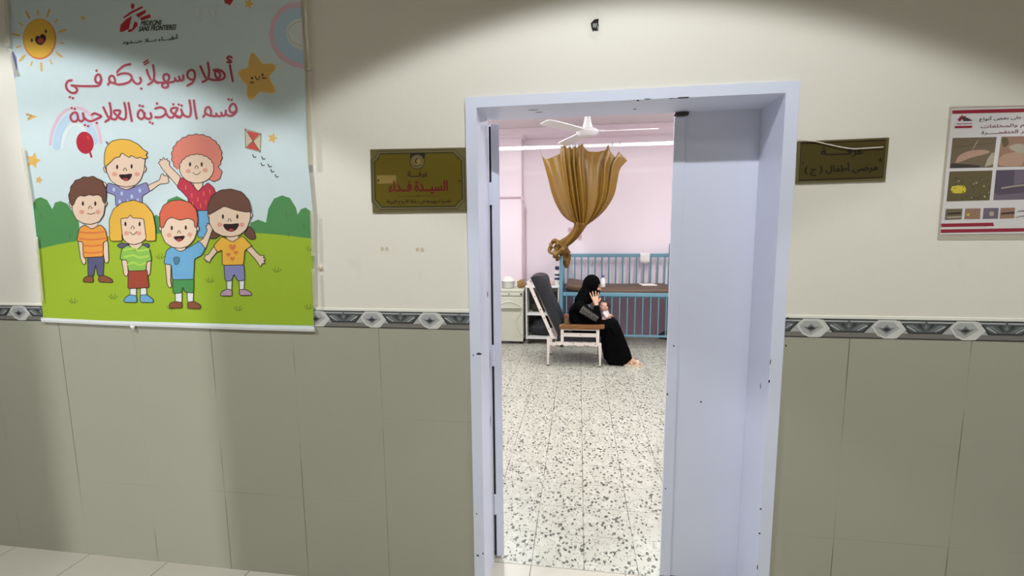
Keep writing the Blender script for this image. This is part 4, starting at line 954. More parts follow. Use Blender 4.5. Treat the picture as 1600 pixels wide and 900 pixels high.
def fan():
    fy = 3.5; c = at(919, 205, fy); cxx, cz = at(918, 205, fy).x, c.z
    root = thing('ceiling_fan', (cxx, fy, WCEIL), 'white three-bladed ceiling fan hanging in front of the gold curtain', 'fan')
    FW = mat('fan_white', (236, 234, 234), .35, var=.02)
    b = MB(); b.cyl((cxx, fy, WCEIL), (cxx, fy, cz+.05), .012); b.lathe([(.02, WCEIL-.08), (.055, WCEIL-.02), (.06, WCEIL)], (cxx, fy, 0), 20); b.build('down_rod', FW, root, True)
    b = MB(); b.lathe([(.012, cz+.175), (.03, cz+.165), (.04, cz+.10), (.055, cz+.045), (.054, cz+.03)], (cxx, fy, 0), 24); o = b.build('rod_canopy', FW, root, True)
    b = MB(); b.lathe([(.05, cz+.035), (.085, cz+.028), (.118, cz+.008), (.125, cz-.012), (.10, cz-.045), (.06, cz-.058), (.0, cz-.060)], (cxx, fy, 0), 32); b.build('motor_housing', FW, root, True)
    for k in range(3):
        a = R(-6+120*k); d = V((math.cos(a), math.sin(a), 0)); n = V((-math.sin(a), math.cos(a), 0)); up = V((0, 0, 1))
        b = MB()
        o0 = V((cxx, fy, cz-.005))
        sec = [(.13, .045), (.22, .055), (.45, .066), (.62, .07), (.72, .066), (.745, .05)]
        rings = []
        for r, w in sec:
            t = n*math.cos(R(11)) + up*math.sin(R(11)); h = up*.004
            p = o0+d*r - up*.012*(r/.75)
            rings.append([p-t*w+h, p+h*1.5, p+t*w+h, p+t*w-h, p-h*.5, p-t*w-h])
        b.loft(rings); bl = b.build('blade', FW, root, True)
        b = MB(); b.box(o0+d*.135+up*.004, (.09, .03, .012), .004, Matrix.Rotation(a, 3, 'Z')); b.build('bracket', FW, bl)
fan()
b = MB(); px_ = at(816.5, 400, 5.235)
pc = [V((RX0+.01, 5.230, at(796, 308.5, 5.24).z)), V((px_.x-.02, 5.230, at(796, 308.5, 5.24).z)), V((px_.x+.01, 5.230, at(796, 308.5, 5.24).z-.03)), V((px_.x+.01, 5.230, .85))]
b.tube(pc[:3], .011, 10); b.tube(pc[2:], .014, 10); b.box(pc[2]+V((0, 0, .0)), (.05, .034, .06), .006)
tag(b.build('conduit', mat('pink_painted_conduit', (214, 184, 194), .5), None, True, base=pc[3]), 'pink painted pipe turning down the pier corner left of the curtain', 'pipe')
for (x, y, w, h), lab in zip([(891, 359, .075, .075), (906, 370, .06, .09)], ['small pink wall socket half hidden left of the twisted curtain tail', 'small pink wall socket half hidden right of the twisted curtain tail']):
    c = at(x, y, RY1)
    t = thing('wall_socket', c, lab, 'socket')
    b = MB(); b.box(c+V((0, -.006, 0)), (w, .012, h), .003); b.build('faceplate', mat('socket_plastic', (228, 196, 206), .5), t)
    b = MB(); b.box(c+V((0, -.014, 0)), (w*.5, .006, h*.4), .002); b.build('outlet', mat('socket_inner', (196, 160, 172), .5), t)

# ------------------------------------------------------------------ the cot
BLUEP = mat('blue_cot_enamel', (108, 152, 170), .35, var=.07, scale=6, bump=.06); BROWN = mat('brown_vinyl', (92, 69, 52), .5, var=.08, scale=5, bump=.12, bscale=12)
def cot():
    X0, X1, Y0, Y1, HT = at(877, 430, 4.6).x, 1.37, 4.6, 5.38, 1.40
    root = thing('hospital_cot', ((X0+X1)/2, (Y0+Y1)/2, 0), 'blue metal barred hospital cot with brown mattress against the pink wall', 'cot')
    def post(x, y, h, r=.024):
        b = MB(); b.cyl((x, y, .075), (x, y, h-.01), r, n=16); b.lathe([(r, h-.012), (r*.8, h-.003), (r*.3, h)], (x, y, 0), 16)
        o = b.build('post', BLUEP, root, True)
        b = MB(); b.cyl((x-.016, y, .04), (x+.016, y, .04), .04, n=18); b.cyl((x, y, .04), (x, y, .09), .014); b.build('castor', GAPM, o, True)
    post(X0, Y0, 1.345); post(X0, Y1, 1.40); post(X1, Y0, HT); post(X1, Y1, 1.43)
    zr_, zb_ = .752, .178
    def guard(y, x0, x1, zlo, zhi, nb, bar, name, rail):
        b = MB(); b.box(((x0+x1)/2, y, zhi), (x1-x0, .032, rail), .008); b.box(((x0+x1)/2, y, zlo), (x1-x0, .028, .030), .008)
        o = b.build(name, BLUEP, root)
        for i in range(nb):
            x = x0+(x1-x0)*(i+.5)/nb
            b = MB(); b.cyl((x, y, zlo), (x, y, zhi), bar, n=10); b.build('bar', BLUEP, o, True)
    guard(Y0-.005, X0+.024, X1-.024, zb_, zr_, 15, .0085, 'front_side_guard', .052)
    zg, zl = at(960, 399, Y1).z, at(960, 441, Y1).z
    guard(Y1, X0+.024, X1-.024, .80, zg, 15, .013, 'rear_side_guard', .055)
    for x in (X0, X1):                        # ends
        b = MB(); b.box((x, (Y0+Y1)/2, .20), (.028, Y1-Y0, .03), .008); b.build('end_rail', BLUEP, root)
        b = MB(); b.box((x, (Y0+Y1)/2, .72), (.03, Y1-Y0, .05), .008); b.build('end_rail', BLUEP, root)
        b = MB(); b.box((x, (Y0+Y1)/2, 1.30 if x < 0 else 1.34), (.03, Y1-Y0, .04), .008)
        o = b.build('end_rail', BLUEP, root)
        for i in range(6):
            y = Y0+(Y1-Y0)*(i+1)/7; b = MB(); b.cyl((x, y, .20), (x, y, 1.31), .0085, n=10); b.build('bar', BLUEP, o, True)
    b = MB(); b.box(((X0+X1)/2, (Y0+Y1)/2, .715), (X1-X0-.04, Y1-Y0-.05, .03), .004); b.build('mattress_deck', BLUEP, root)
    # mattress: head end lifted a little at the left
    b = MB(); rings = []; nx = 26; yf, yk = Y0+.035, Y1-.035
    for i in range(nx+1):
        t = i/nx; x = X0+.06+(X1-X0-.12)*t
        lift = .075*max(0, 1-t/.34)**1.1; zb0 = .735+lift; zt = .832+lift*1.05+.006*math.sin(t*9)
        e_ = .03 if 0 < i < nx else .05
        sec = [(yf+.012, zb0), (yf, zb0+.025), (yf, zt-.03), (yf+.02, zt-.006), (yf+.05, zt), ((yf+yk)/2, zt+.006), (yk-.05, zt), (yk-.02, zt-.006), (yk, zt-.03), (yk, zb0+.02), (yk-.02, zb0)]
        if i in (0, nx): sec = [(y, (zb0+zt)/2+(z-(zb0+zt)/2)*.8) for y, z in sec]
        rings.append([V((x+(.015 if i == 0 else -.015 if i == nx else 0), y, z)) for y, z in sec])
    b.loft(rings); b.build('mattress', BROWN, root, True)
    return X0, X1, Y0, Y1
CX0, CX1, CY0, CY1 = cot()
b = MB(); rows = []
for j in range(13):                            # dark folded blanket tucked under the lifted end of the mattress
    t = j/12; x = CX0+.055+.34*t; h = .072*max(.25, 1-t*.85)
    rows.append([V((x, y, .732+h*z+.004*math.sin(j*2+y*30))) for y, z in ((CY0+.03, .05), (CY0+.016, .35), (CY0+.02, .8), (CY0+.05, 1), (CY0+.3, .95), (CY0+.32, .1))])
b.loft(rows); tag(b.build('folded_blanket', mat('navy_blanket', (34, 44, 58), .9, var=.5, scale=60), None, True, base=(CX0+.2, CY0+.1, .73)), 'dark blue folded blanket wedged under the raised left end of the cot mattress', 'blanket')
# things on the cot
c = at(1012, 445, 5.0); b = MB()
c.z = .845; b.box((c.x, 4.98, .849), (.21, .20, .012), .003, Matrix.Rotation(R(8), 3, 'Z'))
tag(b.build('paper_pad', mat('white_paper', (236, 230, 224), .7, var=.02), None, base=(c.x, 4.98, .845)), 'white paper pad lying flat on the brown cot mattress', 'paper')
# towel over the rear guard
tx0, tx1 = at(1000, 400, CY1).x, at(1015, 400, CY1).x; ztop = at(1008, 395.5, CY1).z
b = MB(); rows = []
prof = [(-.030, -.150), (-.030, -.10), (-.027, -.05), (-.025, -.012), (-.016, .004), (0, .008), (.016, .004), (.024, -.02), (.026, -.08)]
for i in range(10):
    x = tx0+(tx1-tx0)*i/9
    rows.append([V((x, CY1+y-.004*math.sin(i*1.7)*(1 if y < 0 else -1)*(abs(z)*6), ztop-.002+z+(.012*math.sin(i*.9) if k == 0 else 0))) for k, (y, z) in enumerate(prof)])
b.loft(rows, cap=False, closed=False); o = b.build('towel', mat('white_towel', (232, 230, 226), .9, bump=.2, bscale=200), None, True, base=((tx0+tx1)/2, CY1, ztop-.15)); md = o.modifiers.new('t', 'SOLIDIFY'); md.thickness = .006
tag(o, 'small white towel folded over the rear rail of the blue cot', 'towel')
def bottle(name, label, c, r, h, body, cap, bands=None, neck=.35):
    t = thing(name, c, label, 'bottle')
    z = c[2]; b = MB(); b.lathe([(r*.85, z), (r, z+.008), (r, z+h*.62), (r*neck, z+h*.78), (r*neck, z+h*.84)], (c[0], c[1], 0), 20); b.build('body', body, t, True)
    b = MB(); b.lathe([(r*neck*1.25, z+h*.82), (r*neck*1.25, z+h*.98), (r*neck*.9, z+h)], (c[0], c[1], 0), 16); b.build('cap', cap, t, True)
    for z0, z1 in bands or []:
        b = MB(); b.cyl((c[0], c[1], z+h*z0), (c[0], c[1], z+h*z1), r*1.015, n=20); b.build('band', cap, t, True)
WPL = mat('white_plastic', (232, 230, 224), .35, var=.02); BCAP = mat('blue_cap', (60, 84, 150), .4)
c = at(942, 447, 4.72); bottle('bottle', 'small white bottle with a blue cap on the cot mattress, behind the woman', (c.x, 4.72, .838), .034, .17, WPL, BCAP)
c = at(1038, 519, 5.2); m_ = blob([((c.x-.06, 5.2, .05), .045, (c.x+.06, 5.2, .05), .05), ((c.x-.02, 5.2, .09), .03, (c.x+.05, 5.2, .12), .025)], .012, 3); wobble(m_, .012, 14)
o = put('small_bag', m_, mat('black_bag_cloth', (26, 26, 30), .7), None, True, (c.x, 5.2, 0)); tag(o, 'small black bag on the floor under the right end of the blue cot', 'bag')

# ------------------------------------------------------------------ bedside lockers and what stands on them
LCK = mat('locker_cream_plastic', (206, 208, 190), .4, var=.03); LSH = mat('locker_groove', (150, 152, 134), .5); DKP = mat('locker_dark_gap', (40, 40, 36), .7); CAST = mat('black_castor', (28, 28, 28), .6)
LY = 4.68
def castors(root, x0, x1, y0, y1):
    for x in (x0+.05, x1-.05):
        for y in (y0+.05, y1-.05):
            b = MB(); b.cyl((x-.013, y, .032), (x+.013, y, .032), .032, n=18); b.cyl((x, y, .032), (x, y, .078), .012); b.box((x, y, .068), (.045, .045, .016), .004); b.build('castor', CAST, root, True)
def locker():
    x0, x1, y0, y1 = at(778, 500, LY).x-.06, at(818.5, 500, LY).x, LY, LY+.42
    root = thing('bedside_locker', ((x0+x1)/2, (y0+y1)/2, 0), 'cream plastic bedside locker with moulded arched door, at the left edge of the doorway view', 'locker')
    zt = at(800, 452, LY).z; zlo = .075
    b = MB(); b.box(((x0+x1)/2, (y0+y1)/2+.008, (zlo+zt-.035)/2), (x1-x0-.012, y1-y0-.02, zt-.035-zlo), .006); b.build('body', LCK, root)
    b = MB(); b.box(((x0+x1)/2, (y0+y1)/2, zt-.02), (x1-x0+.006, y1-y0+.02, .038), .012); b.build('top', LCK, root)
    zd1, zd0 = at(800, 456.5, LY).z, at(800, 462, LY).z
    b = MB(); b.box(((x0+x1)/2, y0+.004, zd1+.006), (x1-x0-.03, .008, .010)); b.build('shadow_gap', DKP, root)
    b = MB(); b.box(((x0+x1)/2, y0-.002, (zd0+zd1)/2), (x1-x0-.02, .022, zd1-zd0), .005); o = b.build('drawer', LCK, root)
    b = MB(); b.cyl((x1-.21, y0-.012, (zd0+zd1)/2), (x1-.21, y0-.018, (zd0+zd1)/2), .010, n=14); b.build('lock', mat('lock_metal', (120, 120, 116), .3, .8), o, True)
    b = MB(); b.box((x1-.035, y0-.014, (zd0+zd1)/2-.002), (.03, .008, .022), .003); b.build('finger_pull', DKP, o)
    zd = zd0-.012; z0 = at(800, 533, LY).z
    b = MB(); b.box(((x0+x1)/2, y0-.002, (zd+z0)/2), (x1-x0-.02, .022, zd-z0), .006); o = b.build('door', LCK, root)
    yf = y0-.014; cx = x1-.21                  # raised mouldings on the door
    def ridge(pts, r): 
        b = MB(); b.tube(cr([V((x, yf, z)) for x, z in pts], 6), r, 8); b.build('moulding', LCK, o, True)
    zb = at(800, 480.5, LY).z
    ridge([(x0+.03, zb+.005), (cx-.10, zb+.062), (cx, zb+.085), (cx+.10, zb+.062), (x1-.025, zb+.005)], .009)
    b = MB(); b.box(((x0+x1)/2, yf-.002, zb-.004), (x1-x0-.05, .014, .012), .005); b.build('moulding', LCK, o)
    b = MB(); b.box(((x0+x1)/2, yf+.001, zb-.034), (x1-x0-.06, .006, .045), .003); b.build('moulding', LSH, o)
    ridge([(x1-.03, zb-.05), (x1-.085, zb-.13), (x1-.105, zb-.21), (x1-.085, zb-.30), (x1-.03, zb-.40)], .0085)
    ridge([(x0+.03, zb-.05), (x0+.085, zb-.13), (x0+.105, zb-.21), (x0+.085, zb-.30), (x0+.03, zb-.40)], .0085)
    castors(root, x0, x1, y0, y1)
    return x0, x1, y0, y1, zt
LX0, LX1, _, _, LZ = locker()
def open_locker():
    x0, x1, y0, y1 = at(821.5, 500, LY).x, at(873.5, 500, LY+.02).x, LY, LY+.42
    root = thing('bedside_locker', ((x0+x1)/2, (y0+y1)/2, 0), 'white-framed open bedside locker with dark insides, behind the reclining chair', 'locker')
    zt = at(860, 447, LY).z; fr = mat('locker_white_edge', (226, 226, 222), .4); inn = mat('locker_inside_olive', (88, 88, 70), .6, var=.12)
    b = MB()
    for x in (x0+.009, x1-.009): b.box((x, (y0+y1)/2, (.075+zt)/2), (.018, y1-y0, zt-.075), .004)
    b.build('side_panel', fr, root) if False else None
    for x in (x0+.009, x1-.009):
        b = MB(); b.box((x, (y0+y1)/2, (.075+zt-.03)/2), (.018, y1-y0, zt-.03-.075), .004); b.build('side_panel', fr, root)
    b = MB(); b.box(((x0+x1)/2, (y0+y1)/2, zt-.015), (x1-x0+.01, y1-y0+.02, .028), .008); b.build('top', fr, root)
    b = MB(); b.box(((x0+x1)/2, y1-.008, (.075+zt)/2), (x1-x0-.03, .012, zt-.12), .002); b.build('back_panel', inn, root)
    for zz in (.088, at(840, 490, LY+.1).z):
        b = MB(); b.box(((x0+x1)/2, (y0+y1)/2, zz), (x1-x0-.036, y1-y0-.03, .024), .004); b.build('shelf', fr, root)
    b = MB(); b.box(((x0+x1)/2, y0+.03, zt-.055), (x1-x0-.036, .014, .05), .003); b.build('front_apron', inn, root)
    castors(root, x0, x1, y0, y1)
    return x0, x1, zt, at(840, 490, LY+.1).z
QX0, QX1, QZ, QS = open_locker()
m_ = blob([((QX0+.12, 4.87, .21), .095, (QX0+.30, 4.87, .20), .10), ((QX0+.16, 4.87, .30), .07, (QX0+.28, 4.87, .32), .06)], .014, 4); wobble(m_, .018, 11)
tag(put('bag', m_, mat('black_bag_nylon', (22, 22, 30), .55, var=.3), None, True, (QX0+.2, 4.87, .1)), 'black soft bag stuffed on the bottom shelf of the open locker', 'bag')
m_ = blob([((QX0+.10, 4.9, QS+.075), .06, (QX0+.32, 4.9, QS+.075), .06)], .014, 3); wobble(m_, .014, 13)
tag(put('cloth_bundle', m_, mat('olive_cloth', (58, 58, 46), .9, var=.2), None, True, (QX0+.2, 4.9, QS+.012)), 'dark olive cloth bundle on the middle shelf of the open locker', 'cloth')
# on the cream locker
c = at(794, 449, 4.86); z = LZ
t = thing('food_pot', (c.x, 4.86, z), 'milky plastic food pot with a domed white lid on the cream locker', 'pot')
MILK = mat('milky_plastic', (222, 226, 214), .3, var=.03, trans=.25)
b = MB(); b.lathe([(.070, z), (.085, z+.004), (.093, z+.06), (.097, z+.10), (.101, z+.102)], (c.x, 4.86, 0), 28); b.build('body', MILK, t, True)
b = MB(); b.lathe([(.106, z+.098), (.106, z+.110), (.082, z+.128), (.062, z+.150), (.045, z+.166), (.018, z+.172), (0, z+.173)], (c.x, 4.86, 0), 28); b.build('lid', WPL, t, True)
c = at(782, 446, 4.80); b = MB(); zt_ = at(782, 422, 4.8).z
b.lathe([(.028, z), (.030, z+.01), (.030, z+.14), (.022, z+.17), (.021, zt_-.03), (.024, zt_-.02), (.022, zt_)], (c.x-.025, 4.77, 0), 18)
tag(b.build('flask', mat('dark_grey_flask', (72, 74, 74), .35, .3), None, True, base=(c.x-.025, 4.77, z)), 'tall dark grey flask on the cream locker, beside the door edge', 'flask')
c = at(814, 440, 4.84); m_ = blob([('e', (c.x, 4.84, z+.062), (.062, .05, .060)), ((c.x-.02, 4.83, z+.09), .03, (c.x+.03, 4.84, z+.12), .02), ((c.x+.03, 4.84, z+.05), .03, (c.x+.06, 4.84, z+.035), .025)], .008, 2); wobble(m_, .013, 22)
tag(put('cloth_pouch', m_, mat('brown_gold_cloth', (150, 116, 62), .7, var=.45, scale=26, bump=.3, bscale=40), None, True, (c.x, 4.84, z)), 'small crumpled brown and gold pouch on the cream locker beside the white pot', 'pouch')
# on the open locker
c = at(858.5, 445, 4.84); z = QZ
t = thing('food_box', (c.x, 4.84, z), 'clear plastic food box with pink contents on top of the open locker', 'box')
b = MB(); b.box((c.x, 4.84, z+.028), (.12, .09, .05), .012); b.build('contents', mat('pink_food', (222, 160, 142), .6, var=.15, scale=40), t)
b = MB(); b.box((c.x, 4.84, z+.060), (.125, .11, .118), .012); b.build('shell', mat('clear_plastic', (240, 226, 230), .1, alpha=.28), t)
c = at(872.5, 446, 4.83); bottle('bottle', 'tall white bottle with dark blue bands on the open locker beside the cot post', (c.x-.020, 4.83, z), .036, .27, WPL, mat('navy_band', (36, 44, 84), .4), [(.28, .40), (.50, .60)], neck=.7)

# ------------------------------------------------------------------ the reclining chair
CH = mat('chipped_white_enamel', (226, 218, 208), .4, var=.05, scale=8, bump=.1); WOOD = None
def m_wood():
    N = NT('varnished_wood'); p = N.pos()
    mp = N.n('ShaderNodeMapping'); N.set(mp.inputs[0], p); mp.inputs['Scale'].default_value = (3, 30, 40)
    n = N.noise(mp.outputs[0], 2, 6, .6)
    N.t.links.new(N.mix(N.ramp(n, .35, .7), L((134, 92, 48)), L((102, 66, 34))), N.b.inputs['Base Color']); N.b.inputs['Roughness'].default_value = .35; return N.m
WOOD = m_wood(); NAVYV = mat('dark_navy_vinyl', (24, 27, 33), .55, var=.15, scale=5, bump=.12, bscale=9)
YN, YF = 3.64, 4.16
def chair():
    root = thing('reclining_chair', (-.04, (YN+YF)/2, 0), 'reclining companion chair with dark padded back, chipped white frame and brown armrests', 'chair')
    rust = CHIP
    def side(y):
        s = 1 if y == YN else -1
        # legs taper toward the floor
        for x, ztop, ww in ((-.352, .352, .036), (.262, .288, .036)):
            b = MB(); rings = []
            for z, w in ((0, .017), (.012, .019), (.15, .028), (.28, ww), (ztop, ww)):
                dx = -.006*(1-z/.28) if x < 0 else .006*(1-z/.28)
                rings.append([V((x+dx+a*w/2, y+c_*w/2, z)) for a, c_ in ((-1, -1), (1, -1), (1, 1), (-1, 1))])
            b.loft(rings); o = b.build('leg', CH, root)
            b = MB(); b.cyl((x+(-.006 if x < 0 else .006), y, 0), (x+(-.006 if x < 0 else .006), y, .014), .0125, n=10); b.build('foot_cap', GAPM, o)
        b = MB(); rings = []
        for i in range(31):
            t = i/30; x = -.35+.625*t; up = .297+.006*math.sin(i*1.9)*math.sin(i*.7); lo = .258+.008*math.sin(i*1.3+1)*math.sin(i*.5)
            rings.append([V((x, y-.014, lo)), V((x, y+.014, lo)), V((x, y+.014, up)), V((x, y-.014, up))])
        b.loft(rings); chips(b, [(-.05+.13*k, y-.0155*s, .283-.018*(k % 2), .03, .008, 'y') for k in range(-1, 3)]); b.build('side_rail', [CH, rust], root)
        for x in (-.186, .236):
            b = MB(); b.box((x, y, .375), (.038, .026, .17), .004); b.build('arm_post', CH, root)
        b = MB(); b.box((.025, y, .388), (.40, .018, .046), .004); chips(b, [(.03, y-.0098*s, .392, .014, .014, 'y')]); b.build('cross_bar', [CH, rust], root)
        b = MB(); b.box((.025, y, .452), (.44, .024, .012), .003); b.build('arm_bracket', CH, root)
        b = MB(); rings = []
        for i in range(13):
            t = i/12; x = -.222+.535*t; w = .062 if i < 11 else .062-.012*(i-10); top = .522-.006*math.sin(math.pi*t); lo = .459+(.012*max(0, (t-.75)/.25))
            if i == 0: top -= .012; lo += .004
            rings.append([V((x, y-w/2, lo+.006)), V((x, y-w/2, top-.010)), V((x, y-w/2+.012, top)), V((x, y+w/2-.012, top)), V((x, y+w/2, top-.010)), V((x, y+w/2, lo+.006)), V((x, y+w/2-.01, lo)), V((x, y-w/2+.01, lo))])
        b.loft(rings); b.build('armrest', WOOD, root, True)
        # slanted back bar with its pivot plate
        p0, p1 = V((-.286, y, .318)), V((-.598, y, 1.035)); d = (p1-p0).normalized(); n = V((-d.z, 0, d.x))
        b = MB(); b.loft([[p+n*.019+V((0, -.011, 0)), p+n*.019+V((0, .011, 0)), p-n*.019+V((0, .011, 0)), p-n*.019+V((0, -.011, 0))] for p in (p0-d*.03, p0.lerp(p1, .5), p1)])
        chips(b, [(p0.lerp(p1, k).x, y-.0118*s, p0.lerp(p1, k).z, .012, .018, 'y') for k in (.2, .38, .52, .74)])
        o = b.build('back_bar', [CH, rust], root)
        b = MB(); b.cyl((p0.x, y-.022*s, p0.z), (p0.x, y+.0*s, p0.z), .020, n=16); b.cyl((p0.x, y-.026*s, p0.z), (p0.x, y, p0.z), .009, n=8); b.build('pivot_bolt', rust, o, True)
        b = MB(); b.box((-.318, y, .325), (.09, .012, .07), .006); b.build('pivot_plate', CH, root)
    side(YN); side(YF)
    for x, z in ((-.345, .275), (.262, .272), (-.594, 1.02)):
        b = MB(); b.cyl((x, YN, z), (x, YF, z), .012, n=12); b.build('cross_tube', CH, root, True)
    # back cushion: thick pad, rounded over the top
    p0, p1 = V((-.215, 0, .36)), V((-.535, 0, 1.03)); d = (p1-p0).normalized(); n = V((d.z, 0, -d.x))
    prof = []
    for t, th in ((0, .085), (.1, .105), (.35, .115), (.6, .115), (.8, .13), (.93, .15), (1.0, .13), (1.045, .085), (1.07, .03)):
        prof.append((p0+(p1-p0)*t, th))
    b = MB(); rings = []
    L_ = [p-n*.018 for p, th in prof]; R_ = [p+n*th for p, th in prof]
    outline = cr(L_, 3)+list(reversed(cr(R_, 3)))
    for y, k in ((YN+.022, .80), (YN+.030, .93), (YN+.05, 1), ((YN+YF)/2, 1.02), (YF-.05, 1), (YF-.030, .93), (YF-.022, .80)):
        mid = [(outline[i]+outline[-1-i])/2 for i in range(len(outline))]
        rings.append([V((m.x+(q.x-m.x)*k, y, m.z+(q.z-m.z)*k)) for q, m in zip(outline, mid)])
    b.loft(rings); b.build('back_cushion', NAVYV, root, True)
    b = MB(); b.box((.015, (YN+YF)/2, .335), (.53, YF-YN-.04, .075), .025); b.build('seat_cushion', NAVYV, root, True)
chair()
# little jar with a brown lid on the near armrest
c = at(885, 503, YN); z = .521; x = c.x
t = thing('tea_jar', (x, YN, z), 'small glass jar with brown lid standing on the near armrest of the chair', 'jar')
b = MB(); b.lathe([(.022, z), (.027, z+.004), (.028, z+.045), (.026, z+.085), (.024, z+.09)], (x, YN+.0, 0), 18); b.build('glass', mat('brown_tinted_glass', (150, 120, 84), .12, trans=.6), t, True)
b = MB(); b.cyl((x, YN, z+.088), (x, YN, z+.118), .033, .031, n=20); b.build('lid', mat('brown_lid', (112, 70, 48), .5), t, True)

# ------------------------------------------------------------------ the woman and the child
SKINM = None
def m_skin(nm, a, c):
    N = NT(nm); p = N.pos(); N.t.links.new(N.mix(N.noise(p, 25, 3), L(a), L(c)), N.b.inputs['Base Color']); N.b.inputs['Roughness'].default_value = .5
    N.b.inputs['Subsurface Weight'].default_value = .08; N.b.inputs['Subsurface Radius'].default_value = (.02, .008, .005); return N.m
SKINM = m_skin('skin', (214, 170, 142), (200, 154, 126)); SKIN2 = m_skin('infant_skin', (222, 176, 156), (206, 158, 138))
BLACKC = mat('black_abaya_cloth', (7, 7, 8), .9, var=.3, scale=9, bump=.15, bscale=20, spec=.06)
def woman():
    root = thing('person', (.1, 3.88, 0), 'woman in black abaya and face veil sitting on the reclining chair, hand at her head', 'person')
    HY = 3.87
    head = V((.165, HY, .955)); tilt = Matrix.Rotation(R(14), 3, 'Y')
    def H(x, y, z): return head + tilt @ V((x, y, z))
    caps = [('e', H(0, 0, .012), (.092, .075, .108), tilt), ('e', H(.035, 0, -.055), (.060, .056, .065), tilt),
            (H(.088, 0, .022), .010, H(.108, 0, -.018), .013),                                  # nose
            (H(.078, -.030, .034), .012, H(.078, .030, .034), .012),                            # brow
            (H(.078, -.028, -.02), .02, H(.078, .028, -.02), .02), (H(.085, -.012, -.055), .012, H(.085, .012, -.055), .012), (H(.068, 0, -.092), .02, H(.06, 0, -.095), .02),
            (H(-.005, -.070, .0), .010, H(-.005, -.070, -.03), .008), (H(-.005, .070, .0), .010, H(-.005, .070, -.03), .008),
            (H(-.02, 0, -.07), .052, (.06, HY, .80), .058),                                     # neck
            ((.035, HY, .725), .075, (-.005, HY, .58), .095), ((-.005, HY, .58), .095, (.03, HY, .44), .11), ((.03, 3.76, .705), .045, (.03, 3.98, .705), .045)]
    # near (right) arm and raised hand
    sh, el, wr = V((.02, 3.71, .715)), V((.235, 3.665, .578)), V((.218, 3.715, .735))
    caps += [(sh, .055, el, .038), (el, .037, wr, .025)]
    # palm against the side of the head, fingers spread upward
    pc = V((.205, 3.742, .800)); up = V((-.10, .10, 1)).normalized(); sd = V((1, 0, .12)).normalized()
    caps += [('h', [(wr, .023), (pc-sd*.026+up*.02, .014), (pc+sd*.03+up*.015, .014), (pc, .017)])]
    for k, (off, ln, lean) in enumerate([(-.034, .070, -.30), (-.012, .082, -.12), (.011, .080, .04), (.033, .066, .20)]):
        k0 = pc+sd*off+up*.022; d1 = (up+sd*lean).normalized(); k1 = k0+d1*ln*.5; d2 = (up+sd*lean*1.1+V((0, .28, 0))).normalized(); k2 = k1+d2*ln*.32; k3 = k2+(d2+V((0, .18, 0))).normalized()*ln*.22
        caps += [(k0, .0095, k1, .0088), (k1, .0088, k2, .0080), (k2, .0080, k3, .0068)]
    t0 = pc+sd*.028-up*.028; t1 = t0+(sd*.8+up*.55+V((0, .35, 0)))*.034; t2 = t1+(sd*.25+up+V((0, .35, 0))).normalized()*.028
    caps += [(t0, .012, t1, .010), (t1, .010, t2, .0082)]
    # far (left) arm holding the child
    sh2, el2, wr2 = V((.02, 4.03, .715)), V((.17, 4.05, .53)), V((.33, 3.955, .57))
    caps += [(sh2, .055, el2, .038), (el2, .037, wr2, .024)]
    p2 = wr2+V((.05, -.035, .0)); caps += [('h', [(wr2, .022), (p2+V((0, 0, .022)), .014), (p2-V((0, 0, .022)), .014)])]
    for k, (dz, ln) in enumerate([(.030, .068), (.010, .080), (-.010, .076), (-.029, .060)]):
        k0 = p2+V((.008, -.005, dz)); k1 = k0+V((.30, -.85, .05)).normalized()*ln*.5; k2 = k1+V((-.35, -.85, -.05)).normalized()*ln*.3; k3 = k2+V((-.85, -.4, -.05)).normalized()*ln*.24
        caps += [(k0, .0095, k1, .0088), (k1, .0088, k2, .0080), (k2, .0080, k3, .0068)]
    caps += [(p2+V((-.02, -.01, .03)), .012, p2+V((-.025, -.045, .048)), .010), (p2+V((-.025, -.045, .048)), .010, p2+V((-.02, -.07, .052)), .008)]
    # legs and feet
    for y, kx, ax, ay in ((3.80, .43, .605, 3.735), (3.95, .42, .555, 3.90)):
        hip, kn, an = V((.04, y, .43)), V((kx, y-.01, .475)), V((ax, ay, .085))
        caps += [(hip, .088, kn, .058), (kn, .056, kn.lerp(an, .4), .052), (kn.lerp(an, .4), .052, an, .034),
                 (an+V((-.02, 0, -.035)), .030, an+V((.10, 0, -.035)), .024), ('h', [(an, .032), (an+V((-.015, 0, -.04)), .030), (an+V((.105, -.018, -.042)), .020), (an+V((.105, .018, -.042)), .018)])]
        for q in range(5): caps += [(an+V((.105, -.026+.0135*q, -.044)), .0115-.0008*q, an+V((.148-.008*q, -.030+.0145*q, -.049)), .0088-.0006*q)]
    m_ = blob(caps, .0042, 3); put('body', m_, SKINM, root, True)
